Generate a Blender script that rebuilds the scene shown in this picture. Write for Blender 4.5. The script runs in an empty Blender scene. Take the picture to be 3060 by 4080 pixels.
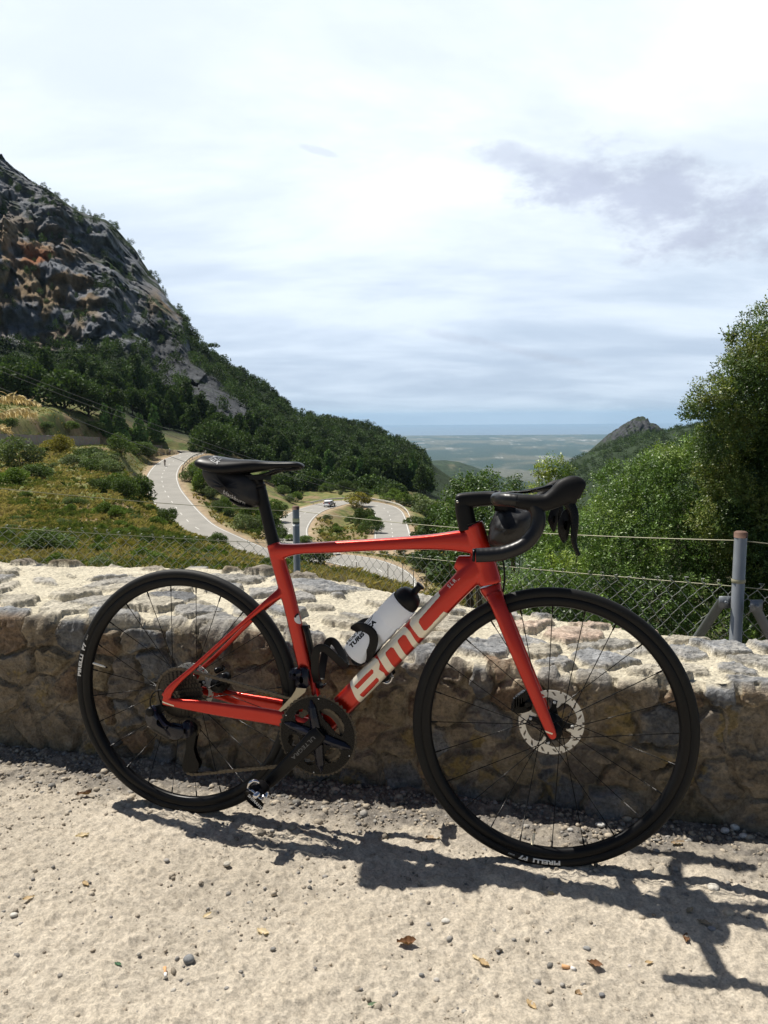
import bpy, bmesh, math, random
import numpy as np
from mathutils import Vector, Matrix
from mathutils.bvhtree import BVHTree

C = bpy.context.scene.collection
SC = bpy.context.scene
rng = np.random.default_rng(7)
random.seed(7)
R = math.radians

# ------------------------------------------------------------------ camera
EYE = np.array([0.0, 0.0, 1.0846])
FPX, PITCH, ROLL = 3024.5, .1238, -.0065
_f = np.array([0, math.cos(PITCH), -math.sin(PITCH)])
_r = np.array([1.0, 0, 0]); _u = np.array([0, math.sin(PITCH), math.cos(PITCH)])
CRT = math.cos(ROLL) * _r + math.sin(ROLL) * _u
CUP = math.cos(ROLL) * _u - math.sin(ROLL) * _r
cam_d = bpy.data.cameras.new("camera")
cam = bpy.data.objects.new("camera", cam_d); C.objects.link(cam)
cam_d.sensor_fit = 'VERTICAL'; cam_d.sensor_height = 36.0
cam_d.lens = FPX / 4080 * 36.0
cam_d.clip_start = 0.05; cam_d.clip_end = 120000
cam.matrix_world = Matrix([[CRT[0], CUP[0], -_f[0], EYE[0]], [CRT[1], CUP[1], -_f[1], EYE[1]],
                           [CRT[2], CUP[2], -_f[2], EYE[2]], [0, 0, 0, 1]])
SC.camera = cam

# ------------------------------------------------------------------ light, sky, exposure
SUN = np.array([-.443, .347, 1.0]); SUN /= np.linalg.norm(SUN)
sun_d = bpy.data.lights.new("sun", 'SUN'); sun_d.energy = 5.0; sun_d.angle = R(.55); sun_d.color = (1, .95, .87)
sun = bpy.data.objects.new("sun", sun_d); C.objects.link(sun)
sun.rotation_euler = Vector(SUN).to_track_quat('Z', 'Y').to_euler()
SC.view_settings.view_transform = 'Standard'; SC.view_settings.look = 'None'
SC.view_settings.exposure = 0.30; SC.view_settings.gamma = 1.0
SC.cycles.use_denoising = True
SC.cycles.max_bounces = 8; SC.cycles.transparent_max_bounces = 24
SC.cycles.volume_bounces = 1
SC.cycles.sample_clamp_indirect = 6.0

world = bpy.data.worlds.new("World"); SC.world = world; world.use_nodes = True
WT = world.node_tree; WT.nodes.clear()
def wn(t, **k):
    n = WT.nodes.new(t)
    for a, b in k.items(): setattr(n, a, b)
    return n
def wl(a, b): WT.links.new(a, b)
def wmath(op, a, b=None, clamp=False):
    n = wn('ShaderNodeMath', operation=op, use_clamp=clamp)
    for i, v in enumerate((a, b)):
        if v is None: continue
        if isinstance(v, (int, float)): n.inputs[i].default_value = v
        else: wl(v, n.inputs[i])
    return n.outputs[0]
def build_sky():
    sky = wn('ShaderNodeTexSky', sky_type='NISHITA', sun_disc=False, sun_elevation=math.asin(SUN[2]),
             sun_rotation=math.atan2(SUN[0], SUN[1]), altitude=450, air_density=1.0, dust_density=1.4, ozone_density=1.0)
    bg = wn('ShaderNodeBackground'); bg.inputs[1].default_value = 0.05
    wl(sky.outputs[0], bg.inputs[0])
    tc = wn('ShaderNodeTexCoord'); gen = tc.outputs['Generated']
    sep = wn('ShaderNodeSeparateXYZ'); wl(gen, sep.inputs[0])
    # cloud-deck coordinates: the direction laid out on a flat deck overhead
    zz = wmath('ADD', wmath('MAXIMUM', sep.outputs[2], 0.0), .16)
    cmb = wn('ShaderNodeCombineXYZ')
    wl(wmath('DIVIDE', sep.outputs[0], zz), cmb.inputs[0]); wl(wmath('DIVIDE', sep.outputs[1], zz), cmb.inputs[1])
    mp = wn('ShaderNodeMapping'); mp.inputs['Rotation'].default_value = (0, 0, R(25)); mp.inputs['Scale'].default_value = (.7, 1.05, 1)
    wl(cmb.outputs[0], mp.inputs[0])
    n1 = wn('ShaderNodeTexNoise'); n1.inputs['Scale'].default_value = 1.1; n1.inputs['Detail'].default_value = 8
    n1.inputs['Roughness'].default_value = .55; n1.inputs['Distortion'].default_value = .25
    wl(mp.outputs[0], n1.inputs['Vector'])
    # veil of thin cloud: kept low and ahead, cut overhead and behind to lower fill light
    dot = wn('ShaderNodeVectorMath', operation='DOT_PRODUCT'); wl(gen, dot.inputs[0]); dot.inputs[1].default_value = tuple(SUN)
    near = wn('ShaderNodeMapRange', interpolation_type='SMOOTHSTEP'); wl(dot.outputs['Value'], near.inputs[0])
    near.inputs[1].default_value = .15; near.inputs[2].default_value = .92
    cov = wn('ShaderNodeMapRange', interpolation_type='SMOOTHSTEP'); wl(n1.outputs[0], cov.inputs[0])
    cov.inputs[1].default_value = .34; cov.inputs[2].default_value = .66
    front = wn('ShaderNodeMapRange', interpolation_type='SMOOTHSTEP'); wl(sep.outputs[1], front.inputs[0])
    front.inputs[1].default_value = .25; front.inputs[2].default_value = .72
    # brightness of the sunlit veil
    low = wn('ShaderNodeMapRange', interpolation_type='SMOOTHSTEP'); wl(sep.outputs[2], low.inputs[0])
    low.inputs[1].default_value = .0; low.inputs[2].default_value = .42
    bright = wmath('ADD', .665, wmath('ADD', wmath('MULTIPLY', low.outputs[0], .14), wmath('MULTIPLY', near.outputs[0], .06)))
    bright = wmath('ADD', bright, wmath('MULTIPLY', cov.outputs[0], .15))
    hor = wn('ShaderNodeMapRange', interpolation_type='SMOOTHSTEP'); wl(sep.outputs[2], hor.inputs[0]); hor.inputs[1].default_value = -.02; hor.inputs[2].default_value = .13; hor.inputs[3].default_value = -.06; hor.inputs[4].default_value = 0
    bright = wmath('ADD', bright, hor.outputs[0])
    ramp = wn('ShaderNodeMixRGB'); wl(wmath('ADD', wmath('MULTIPLY', low.outputs[0], .62), wmath('MULTIPLY', cov.outputs[0], .38)), ramp.inputs[0])
    ramp.inputs[1].default_value = (.70, .85, 1.07, 1); ramp.inputs[2].default_value = (.97, 1.03, 1.06, 1)
    # a darker violet-grey bank to the right
    def bank(az, el, waz, wel, seed, amt, src):
        d = np.array([math.sin(R(az)) * math.cos(R(el)), math.cos(R(az)) * math.cos(R(el)), math.sin(R(el))])
        rt = np.array([math.cos(R(az)), -math.sin(R(az)), 0]); up = np.cross(rt, d)
        a = wn('ShaderNodeVectorMath', operation='DOT_PRODUCT'); wl(gen, a.inputs[0]); a.inputs[1].default_value = tuple(rt)
        b = wn('ShaderNodeVectorMath', operation='DOT_PRODUCT'); wl(gen, b.inputs[0]); b.inputs[1].default_value = tuple(up)
        f = wn('ShaderNodeVectorMath', operation='DOT_PRODUCT'); wl(gen, f.inputs[0]); f.inputs[1].default_value = tuple(d)
        tilt = wmath('ADD', b.outputs['Value'], wmath('MULTIPLY', a.outputs['Value'], .22))
        r2 = wmath('ADD', wmath('POWER', wmath('DIVIDE', a.outputs['Value'], waz), 2.0), wmath('POWER', wmath('DIVIDE', tilt, wel), 2.0))
        nz = wn('ShaderNodeTexNoise'); nz.inputs['Scale'].default_value = 9; nz.inputs['Detail'].default_value = 10; nz.inputs['Roughness'].default_value = .66
        mp2 = wn('ShaderNodeMapping'); mp2.inputs['Location'].default_value = (seed, 0, 0); mp2.inputs['Scale'].default_value = (1, 1, 2.0); wl(gen, mp2.inputs[0]); wl(mp2.outputs[0], nz.inputs['Vector'])
        v = wmath('SUBTRACT', wmath('ADD', wmath('MULTIPLY', nz.outputs[0], 3.2), -.85), wmath('MULTIPLY', r2, 1.0))
        m = wn('ShaderNodeMapRange', interpolation_type='SMOOTHSTEP'); wl(v, m.inputs[0]); m.inputs[1].default_value = -.1; m.inputs[2].default_value = .75
        mm = wmath('MULTIPLY', wmath('MULTIPLY', m.outputs[0], amt), wmath('GREATER_THAN', f.outputs['Value'], 0.0))
        mx = wn('ShaderNodeMixRGB'); wl(mm, mx.inputs[0]); wl(src, mx.inputs[1]); mx.inputs[2].default_value = (.58, .64, .79, 1)
        return mx.outputs[0]
    col = bank(20.5, 14.0, .20, .070, 3.1, .95, ramp.outputs[0])
    col = bank(11, 17.2, .10, .022, 8.4, .6, col)
    col = bank(-4.4, 18.3, .03, .006, 5.2, .35, col)
    col = bank(9, 5.0, .16, .010, 1.7, .35, col)
    veil = wn('ShaderNodeBackground'); wl(col, veil.inputs[0]); wl(bright, veil.inputs[1])
    amount = wmath('MULTIPLY', front.outputs[0], wmath('ADD', .93, wmath('MULTIPLY', cov.outputs[0], .07)), True)
    high = wn('ShaderNodeMapRange', interpolation_type='SMOOTHSTEP'); wl(sep.outputs[2], high.inputs[0])
    high.inputs[1].default_value = .74; high.inputs[2].default_value = .47; high.inputs[3].default_value = 0.12; high.inputs[4].default_value = 1
    amount = wmath('MULTIPLY', amount, high.outputs[0], True)
    mix = wn('ShaderNodeMixShader'); wl(amount, mix.inputs[0]); wl(bg.outputs[0], mix.inputs[1]); wl(veil.outputs[0], mix.inputs[2])
    out = wn('ShaderNodeOutputWorld'); wl(mix.outputs[0], out.inputs[0])
build_sky()

# ------------------------------------------------------------------ helpers
def ray(x, y):
    """direction (per metre along +Y) through a point of the 1659 x 2212 view"""
    u, v = x * 1.84449 - 1530, y * 1.84449 - 2040
    d = u / FPX * CRT - v / FPX * CUP + _f
    return d / d[1]
def at(x, y, Y): return EYE + ray(x, y) * Y
def on_z(x, y, z=0.0):
    d = ray(x, y); return EYE + d * ((z - EYE[2]) / d[2])

def mesh_np(name, V, F, smooth=True, col=None):
    V = np.asarray(V, np.float32).reshape(-1, 3)
    me = bpy.data.meshes.new(name)
    me.vertices.add(len(V)); me.vertices.foreach_set("co", V.ravel())
    blocks = F if isinstance(F, list) and len(F) and isinstance(F[0], np.ndarray) and F[0].ndim == 2 else None
    if blocks is None:
        if isinstance(F, np.ndarray): blocks = [F]
        else:
            by = {}
            for f in F: by.setdefault(len(f), []).append(f)
            blocks = [np.array(v) for v in by.values()]
    blocks = [b for b in blocks if len(b)]
    nl = sum(b.size for b in blocks); nf = sum(len(b) for b in blocks)
    me.loops.add(nl); me.loops.foreach_set("vertex_index", np.concatenate([b.ravel() for b in blocks]).astype(np.int32))
    starts = []; o = 0
    for b in blocks:
        starts.append(o + np.arange(len(b)) * b.shape[1]); o += b.size
    me.polygons.add(nf); me.polygons.foreach_set("loop_start", np.concatenate(starts).astype(np.int32))
    me.update(calc_edges=True); me.validate()
    me.polygons.foreach_set("use_smooth", np.full(len(me.polygons), smooth))
    if col is not None:
        a = me.attributes.new("col", 'FLOAT_COLOR', 'POINT')
        c = np.ones((len(V), 4), np.float32); c[:, :3] = col; a.data.foreach_set("color", c.ravel())
    return me
def link(name, me, mat=None, parent=None):
    o = bpy.data.objects.new(name, me); C.objects.link(o)
    if mat is not None and me is not None and len(me.materials) == 0: me.materials.append(mat)
    if parent is not None: o.parent = parent
    return o
def tag(o, label=None, cat=None, group=None, kind=None):
    if label: o['label'] = label
    if cat: o['category'] = cat
    if group: o['group'] = group
    if kind: o['kind'] = kind
    return o
def empty(name, loc=(0, 0, 0), rz=0):
    o = bpy.data.objects.new(name, None); C.objects.link(o); o.location = loc; o.rotation_euler = (0, 0, rz); o.empty_display_size = .1
    return o
def join(parts):
    """[(V,F),..] -> V,F with F a list of index arrays"""
    Vs, Fs, o = [], {}, 0
    for V, F in parts:
        V = np.asarray(V, float).reshape(-1, 3)
        bl = F if isinstance(F, list) and len(F) and isinstance(F[0], np.ndarray) else None
        if bl is None:
            if isinstance(F, np.ndarray): bl = [F]
            else:
                by = {}
                for f in F: by.setdefault(len(f), []).append(f)
                bl = [np.array(v) for v in by.values()]
        for b in bl:
            if len(b): Fs.setdefault(b.shape[1], []).append(b + o)
        Vs.append(V); o += len(V)
    return np.concatenate(Vs), [np.concatenate(v) for v in Fs.values()]
def grid_faces(n, m, wrap_m=False, wrap_n=False):
    i, j = np.meshgrid(np.arange(n if wrap_n else n - 1), np.arange(m if wrap_m else m - 1), indexing='ij')
    i2, j2 = (i + 1) % n, (j + 1) % m
    return np.stack([i * m + j, i2 * m + j, i2 * m + j2, i * m + j2], -1).reshape(-1, 4)
def tube(P, r, seg=8, caps=True, closed=False):
    P = np.asarray(P, float); n = len(P)
    r = np.full(n, r) if np.isscalar(r) else np.asarray(r, float)
    T = np.gradient(P, axis=0)
    if closed: T = np.roll(P, -1, 0) - np.roll(P, 1, 0)
    T /= np.linalg.norm(T, axis=1)[:, None] + 1e-12
    up = np.array([0, 0, 1.0]) if abs(T[0][2]) < .9 else np.array([0, 1.0, 0])
    N = np.empty_like(P); a = np.cross(up, T[0]); N[0] = a / np.linalg.norm(a)
    for i in range(1, n):
        a = N[i - 1] - T[i] * (N[i - 1] @ T[i]); N[i] = a / (np.linalg.norm(a) + 1e-12)
    Bn = np.cross(T, N)
    t = np.linspace(0, 2 * np.pi, seg, endpoint=False)
    V = (P[:, None] + r[:, None, None] * (np.cos(t)[None, :, None] * N[:, None] + np.sin(t)[None, :, None] * Bn[:, None])).reshape(-1, 3)
    F = [tuple(f) for f in grid_faces(n, seg, True, closed)]
    if caps and not closed: F += [tuple(range(seg - 1, -1, -1)), tuple(range((n - 1) * seg, n * seg))]
    return V, F
def lathe(prof, seg=32, axis='y', closed=False):
    """profile of (radius, height) turned about an axis"""
    p = np.asarray(prof, float); t = np.linspace(0, 2 * np.pi, seg, endpoint=False)
    a, b = p[:, :1] * np.cos(t), p[:, :1] * np.sin(t); h = np.repeat(p[:, 1:2], seg, 1)
    V = {'y': np.stack([a, h, b], -1), 'z': np.stack([a, b, h], -1), 'x': np.stack([h, a, b], -1)}[axis].reshape(-1, 3)
    F = [tuple(f) for f in grid_faces(len(p), seg, True, closed)]
    if not closed:
        if p[0, 0] > 1e-6: F.append(tuple(range(seg - 1, -1, -1)))
        if p[-1, 0] > 1e-6: F.append(tuple(range((len(p) - 1) * seg, len(p) * seg)))
    return V, F
def box(c, s):
    c = np.array(c, float); s = np.array(s, float) / 2
    V = c + s * np.array([[-1,-1,-1],[1,-1,-1],[1,1,-1],[-1,1,-1],[-1,-1,1],[1,-1,1],[1,1,1],[-1,1,1]])
    return V, [(0,3,2,1),(4,5,6,7),(0,1,5,4),(1,2,6,5),(2,3,7,6),(3,0,4,7)]
def catmull(P, k=6, closed=False):
    P = np.asarray(P, float); n = len(P); out = []
    for i in range(n if closed else n - 1):
        if closed: a, b, c, d = P[i - 1], P[i], P[(i + 1) % n], P[(i + 2) % n]
        else: a, b, c, d = P[max(i - 1, 0)], P[i], P[i + 1], P[min(i + 2, n - 1)]
        for t in np.linspace(0, 1, k, endpoint=False):
            out.append(.5 * (2 * b + (c - a) * t + (2 * a - 5 * b + 4 * c - d) * t * t + (3 * b - a - 3 * c + d) * t ** 3))
    if not closed: out.append(P[-1])
    return np.array(out)

def _hash(ix, iy, iz, s):
    h = (ix.astype(np.int64) * 374761393 + iy.astype(np.int64) * 668265263 + iz.astype(np.int64) * 2147483647 + s * 974634777) & 0xffffffff
    h = ((h ^ (h >> 13)) * 1274126177) & 0xffffffff
    h = (h ^ (h >> 16)) & 0xffffffff
    return h / 4294967295.0
def vnoise(P, s=0):
    P = np.asarray(P, float); f = np.floor(P); d = P - f; d = d * d * (3 - 2 * d); f = f.astype(np.int64)
    r = 0
    for a in (0, 1):
        for b in (0, 1):
            for c in (0, 1):
                w = (d[:, 0] if a else 1 - d[:, 0]) * (d[:, 1] if b else 1 - d[:, 1]) * (d[:, 2] if c else 1 - d[:, 2])
                r = r + w * _hash(f[:, 0] + a, f[:, 1] + b, f[:, 2] + c, s)
    return r
def fbm(P, oct=4, s=0, gain=.5):
    P = np.asarray(P, float); a = 1; r = 0; t = 0
    for o in range(oct):
        r = r + a * vnoise(P * 2.03 ** o + 17.3 * o, s + o); t += a; a *= gain
    return r / t
def facets(x, y, cell, s):
    """broken planar faces: every small cell is tilted its own way"""
    gx, gy = np.floor(x / cell), np.floor(y / cell); best = np.full(len(x), 9e9); val = np.zeros(len(x)); z = np.zeros(len(x), np.int64)
    for i in (-1, 0, 1):
        for j in (-1, 0, 1):
            cx, cy = (gx + i).astype(np.int64), (gy + j).astype(np.int64)
            px, py = (cx + _hash(cx, cy, z, s)) * cell, (cy + _hash(cx, cy, z, s + 1)) * cell
            dx, dy = x - px, y - py; dd = dx * dx + dy * dy; m = dd < best
            h = dx * (_hash(cx, cy, z, s + 2) - .5) * .55 + dy * (_hash(cx, cy, z, s + 3) - .5) * .55 + (_hash(cx, cy, z, s + 4) - .5) * cell * .10
            best = np.where(m, dd, best); val = np.where(m, h, val)
    return val
def smooth01(x, a, b):
    t = np.clip((x - a) / (b - a), 0, 1); return t * t * (3 - 2 * t)

# ---- materials
class M:
    def __init__(s, name):
        s.m = bpy.data.materials.new(name); s.m.use_nodes = True; s.t = s.m.node_tree
        s.b = s.t.nodes['Principled BSDF']; s.out = s.t.nodes['Material Output']
    def n(s, t, ins=None, **k):
        n = s.t.nodes.new(t)
        for a, b in k.items(): setattr(n, a, b)
        for a, b in (ins or {}).items():
            if hasattr(b, 'is_output'): s.t.links.new(b, n.inputs[a])
            else: n.inputs[a].default_value = b
        return n
    def l(s, a, b): s.t.links.new(a, b)
    def set(s, **k):
        for a, v in k.items():
            key = {'base': 'Base Color', 'rough': 'Roughness', 'metal': 'Metallic', 'coat': 'Coat Weight', 'coat_rough': 'Coat Roughness',
                   'spec': 'Specular IOR Level', 'trans': 'Transmission Weight', 'sss': 'Subsurface Weight', 'alpha': 'Alpha', 'sheen': 'Sheen Weight', 'ior': 'IOR'}[a]
            if hasattr(v, 'is_output'): s.l(v, s.b.inputs[key])
            else: s.b.inputs[key].default_value = tuple(v) + (1,) if isinstance(v, tuple) and len(v) == 3 else v
        return s
    def attr(s): return s.n('ShaderNodeAttribute', attribute_name='col').outputs['Color']
    def co(s): return s.n('ShaderNodeTexCoord').outputs['Object']
    def noise(s, scale, detail=4, rough=.55, vec=None, dist=0):
        return s.n('ShaderNodeTexNoise', {'Scale': scale, 'Detail': detail, 'Roughness': rough, 'Vector': vec or s.co(), 'Distortion': dist}).outputs[0]
    def rng(s, v, a, b, c=0, d=1, kind='LINEAR'):
        return s.n('ShaderNodeMapRange', {0: v, 1: a, 2: b, 3: c, 4: d}, interpolation_type=kind).outputs[0]
    def mix(s, f, a, b, mode='MIX'):
        a = tuple(a) + (1,) if isinstance(a, tuple) and len(a) == 3 else a
        b = tuple(b) + (1,) if isinstance(b, tuple) and len(b) == 3 else b
        return s.n('ShaderNodeMixRGB', {0: f, 1: a, 2: b}, blend_type=mode).outputs[0]
    def bump(s, h, strength=.5, dist=.01, normal=None):
        n = s.n('ShaderNodeBump', {'Height': h, 'Strength': strength, 'Distance': dist})
        if normal is not None: s.l(normal, n.inputs['Normal'])
        s.l(n.outputs[0], s.b.inputs['Normal']); return n.outputs[0]
def plain(name, base, rough=.5, metal=0, var=.12, scale=40, **k):
    m = M(name); nz = m.noise(scale, 5)
    lo = tuple(c * (1 - var) for c in base); hi = tuple(min(1, c * (1 + var)) for c in base)
    m.set(base=m.mix(nz, lo, hi), metal=metal, rough=m.rng(nz, 0, 1, max(.02, rough * .85), min(1, rough * 1.15)), **k)
    return m.m
def leaf_mat(name, tint=(1, 1, 1), trans=.35, rough=.45):
    m = M(name); a = m.attr(); c = m.mix(1.0, a, tint, 'MULTIPLY')
    m.set(base=c, rough=rough, spec=.35)
    tr = m.n('ShaderNodeBsdfTranslucent', {'Color': m.mix(1.0, c, (1.25, 1.35, .55), 'MULTIPLY')})
    mx = m.n('ShaderNodeMixShader', {0: trans, 1: m.b.outputs[0], 2: tr.outputs[0]})
    m.l(mx.outputs[0], m.out.inputs[0]); return m.m
# ------------------------------------------------------------------ terrain
# surveyed profiles: for a bearing (view column) the ground as (distance, view row) or (distance, None, height)
Zv = None
FAR = [(1300, None, -235), (2000, None, -300), (5200, None, -405), (9000, None, -440), (16000, None, -448), (21000, None, -450), (60000, None, -452)]
PROF = {
 -900: [(2.6,0,-.1),(6,0,-.4),(20,0,-1.5),(60,0,2),(130,0,10),(200,0,30),(280,0,70),(340,0,140),(420,0,200),(600,0,230),(900,0,60)] + FAR,
 -250: [(2.6,0,-.1),(6,0,-.4),(15,0,-1.6),(40,0,-2.5),(90,0,-2),(112,0,-2),(116,0,1.5),(150,0,4),(230,0,20),(300,0,50),(330,0,105),(380,0,150),(470,0,185),(600,0,190),(900,0,40)] + FAR,
 0: [(2.6,0,-.1),(5,0,-.3),(9,0,-.95),(15,1235),(35,1150),(60,1082),(90,1017),(122,972),(137,965),(143,927),(168,884),(200,868),(240,845),(290,800),(322,745),(340,640),(362,540),(392,450),(430,380),(480,322),(560,335),(700,430)] + FAR,
 120: [(2.6,0,-.1),(5,0,-.3),(9,0,-.95),(15,1231),(35,1148),(60,1082),(95,1018),(140,974),(161,965),(167,929),(185,890),(210,872),(260,840),(315,790),(338,740),(360,640),(388,540),(422,460),(462,398),(540,410),(700,480)] + FAR,
 250: [(2.6,0,-.1),(5,0,-.3),(9,0,-.95),(15,1229),(35,1148),(60,1087),(95,1027),(150,979),(178,968),(195,965),(203,942),(215,915),(250,870),(305,805),(345,745),(378,640),(420,560),(470,482),(540,510),(700,600)] + FAR,
 305: [(2.6,0,-.1),(5,0,-.3),(9,0,-.95),(15,1228),(35,1150),(60,1112),(80,1092),(100,1073),(125,1045),(150,1014),(172,990),(190,976),(204,968),(214,955),(235,922),(280,872),(330,795),(365,730),(405,650),(440,590),(476,537),(545,575),(700,660)] + FAR,
 350: [(2.6,0,-.1),(5,0,-.3),(9,0,-.95),(15,1228),(35,1156),(60,1132),(90,1121),(118,1114),(130,1098),(142,1072),(156,1046),(181,1010),(208,968),(218,957),(245,930),(300,880),(350,800),(385,720),(430,640),(480,596),(550,640),(700,720)] + FAR,
 400: [(2.6,0,-.1),(5,0,-.3),(9,0,-1.0),(15,1229),(35,1172),(60,1162),(90,1156),(106,1150),(114,1132),(123,1116),(140,1085),(160,1045),(185,1006),(209,974),(218,966),(250,934),(305,880),(352,815),(395,735),(440,672),(510,720),(700,800)] + FAR,
 425: [(2.6,0,-.1),(5,0,-.32),(9,0,-1.05),(15,1230),(33,1178),(58,1166),(88,1164),(102,1162),(112,1145),(121,1122),(140,1090),(163,1047),(190,1008),(220,968),(252,940),(308,882),(356,820),(400,765),(436,722),(505,765),(700,830)] + FAR,
 450: [(2.6,0,-.1),(5,0,-.35),(9,0,-1.1),(15,1230),(30,1186),(50,1168),(70,1172),(98,0,-15.4),(112,1148),(125,1125),(140,1095),(165,1050),(195,1012),(225,972),(255,946),(310,885),(360,825),(430,765),(500,800),(700,860)] + FAR,
 560: [(2.6,0,-.1),(5,0,-.35),(9,0,-1.2),(15,1236),(30,1219),(45,1216),(70,0,-14),(100,0,-16.8),(112,1182),(125,1150),(150,1105),(180,1066),(210,1026),(250,978),(320,920),(380,872),(435,832),(500,870),(700,930)] + FAR,
 640: [(2.6,0,-.1),(5,0,-.4),(10,0,-1.5),(14,1250),(25,1228),(40,1224),(65,0,-15),(100,0,-18),(118,1178),(132,1155),(152,1128),(170,1100),(195,1078),(230,1042),(300,982),(370,928),(430,893),(500,925),(700,980)] + FAR,
 750: [(2.6,0,-.1),(5,0,-.4),(10,1268),(20,1243),(35,1240),(65,0,-17),(100,0,-18.3),(116,1192),(130,1168),(150,1142),(170,1112),(184,1086),(192,1080),(205,1068),(250,1036),(320,985),(390,942),(450,910),(520,940),(700,1000)] + FAR,
 870: [(2.6,0,-.1),(5,0,-.4),(10,1288),(20,1278),(40,1274),(65,0,-18.5),(100,1238),(115,1205),(135,1166),(158,1128),(178,1098),(190,1084),(205,1074),(260,1044),(340,1006),(410,970),(460,951),(520,980),(700,1060)] + FAR,
 980: [(2.6,0,-.1),(5,0,-.5),(10,1298),(30,1292),(60,0,-20),(110,1215),(150,1150),(185,1112),(245,1082),(330,1062),(410,1040),(465,1026),(520,1060),(700,0,-130)] + FAR,
 1100: [(2.6,0,-.1),(5,0,-.7),(9,0,-2.3),(20,0,-6),(60,0,-20),(200,0,-42),(400,0,-85),(800,0,-170)] + FAR,
 1230: [(2.6,0,-.1),(5,0,-1.0),(9,0,-2.6),(20,0,-6),(60,0,-16),(200,0,-50),(450,0,-75),(700,1018),(820,1003),(900,0,-110)] + FAR,
 1320: [(2.6,0,-.1),(4,0,-1.0),(8,0,-2.6),(20,0,-5),(60,0,-12),(200,0,-40),(450,0,-55),(700,980),(850,956),(930,0,-60)] + FAR,
 1420: [(2.6,0,-.1),(4,0,-1.0),(8,0,-2.4),(20,0,-4),(60,0,-9),(200,0,-30),(450,0,-40),(700,950),(880,930),(1000,0,-50)] + FAR,
 1659: [(2.6,0,-.1),(4,0,-.9),(8,0,-2.0),(20,0,-2),(60,0,2),(200,0,6),(450,0,4),(700,0,6),(900,0,8),(1050,0,-40)] + FAR,
 2600: [(2.6,0,-.1),(4,0,-.6),(8,0,-1.0),(20,0,1),(60,0,12),(200,0,50),(450,0,90),(700,0,110),(900,0,100),(1050,0,0)] + FAR,
}
_cols = sorted(PROF)
COLA = np.array([ray(x, 980)[0] for x in _cols])
LY = np.linspace(math.log(2.6), math.log(60000), 1400)
ZT = []
for x in _cols:
    ys, zs = [], []
    for e in PROF[x]:
        ys.append(math.log(e[0])); zs.append(e[2] if len(e) == 3 else EYE[2] + ray(x, e[1])[2] * e[0])
    ZT.append(np.interp(LY, ys, zs))
ZT = np.array(ZT)
_k = np.ones(5) / 5
ZT = np.array([np.convolve(np.pad(r, 2, 'edge'), _k, 'valid') for r in ZT])
def base_h(X, Y):
    X = np.asarray(X, float); Y = np.asarray(Y, float)
    a = np.clip(X / Y, COLA[0], COLA[-1] - 1e-6)
    i = np.clip(np.searchsorted(COLA, a, 'right') - 1, 0, len(COLA) - 2)
    t = (a - COLA[i]) / (COLA[i + 1] - COLA[i]); t = t * t * (3 - 2 * t) * .5 + t * .5
    f = (np.log(np.maximum(Y, 2.6)) - LY[0]) / (LY[1] - LY[0]); j = np.clip(f.astype(int), 0, len(LY) - 2); s = np.clip(f - j, 0, 1)
    g = lambda q: ZT[q, j] * (1 - s) + ZT[q, j + 1] * s
    return g(i) * (1 - t) + g(i + 1) * t

# roads: (view x, view y, distance) along the centre line
ROAD1 = [(-130,967,112),(-60,966,124),(60,965,148),(150,964.5,170),(225,965,191),(300,967.5,205),(355,971,213),(398,975.5,216),(414,980,211.5),(398,985,203),(381,992,197),(369,1000,190),(358,1011,181),(350,1028,166),(351,1045,156),(356,1060,148),(366,1076,140),(378,1093,132),(396,1115,123),(421,1138,115),(470,1162,109),(526,1186,105),(580,1199,103.5),(640,1204,104),(700,1206,105.5),(735,1207,105.5),(774,1214,103.5),(815,1229,99.5),(842,1252,94),(835,1285,86)]
ROAD2 = [(856,1185,118),(849,1163,128),(847,1147,140),(845,1132,149),(843,1119,157),(838,1106,167),(825,1096,175),(800,1089,181),(770,1085,184),(735,1085.5,183),(700,1093,174),(668,1103,164),(645,1118,152),(629,1137,139),(624,1155,129),(634,1175,118),(665,1192,110),(705,1203,106)]
def road_line(pts):
    P = np.array([at(*p) for p in pts]); P = catmull(P, 8)
    z = P[:, 2].copy()
    for _ in range(12): z[1:-1] = (z[:-2] + 2 * z[1:-1] + z[2:]) / 4
    P[:, 2] = z; return P
RL1, RL2 = road_line(ROAD1), road_line(ROAD2)
RALL = np.concatenate([RL1, RL2]); HALF = 3.3
def near_road(X, Y):
    """distance to the nearest road centre line and its height"""
    X = np.ravel(X); Y = np.ravel(Y); D = np.full(len(X), 1e9); Z = np.zeros(len(X))
    m = np.where((Y > 70) & (Y < 235) & (X > -80) & (X < 45))[0]
    for L in (RL1, RL2):
        A, Bp = L[:-1], L[1:]; e = (Bp - A)[:, :2]; ee = (e ** 2).sum(1)
        for c in np.array_split(m, max(1, len(m) // 4000)):
            if not len(c): continue
            px = X[c][:, None] - A[None, :, 0]; py = Y[c][:, None] - A[None, :, 1]
            t = np.clip((px * e[:, 0] + py * e[:, 1]) / ee, 0, 1)
            d = np.hypot(px - t * e[:, 0], py - t * e[:, 1]); k = d.argmin(1); r = np.arange(len(c))
            dz = d[r, k]; zz = A[k, 2] + t[r, k] * (Bp[k, 2] - A[k, 2]); b = dz < D[c]
            D[c[b]] = dz[b]; Z[c[b]] = zz[b]
    return D, Z
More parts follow.
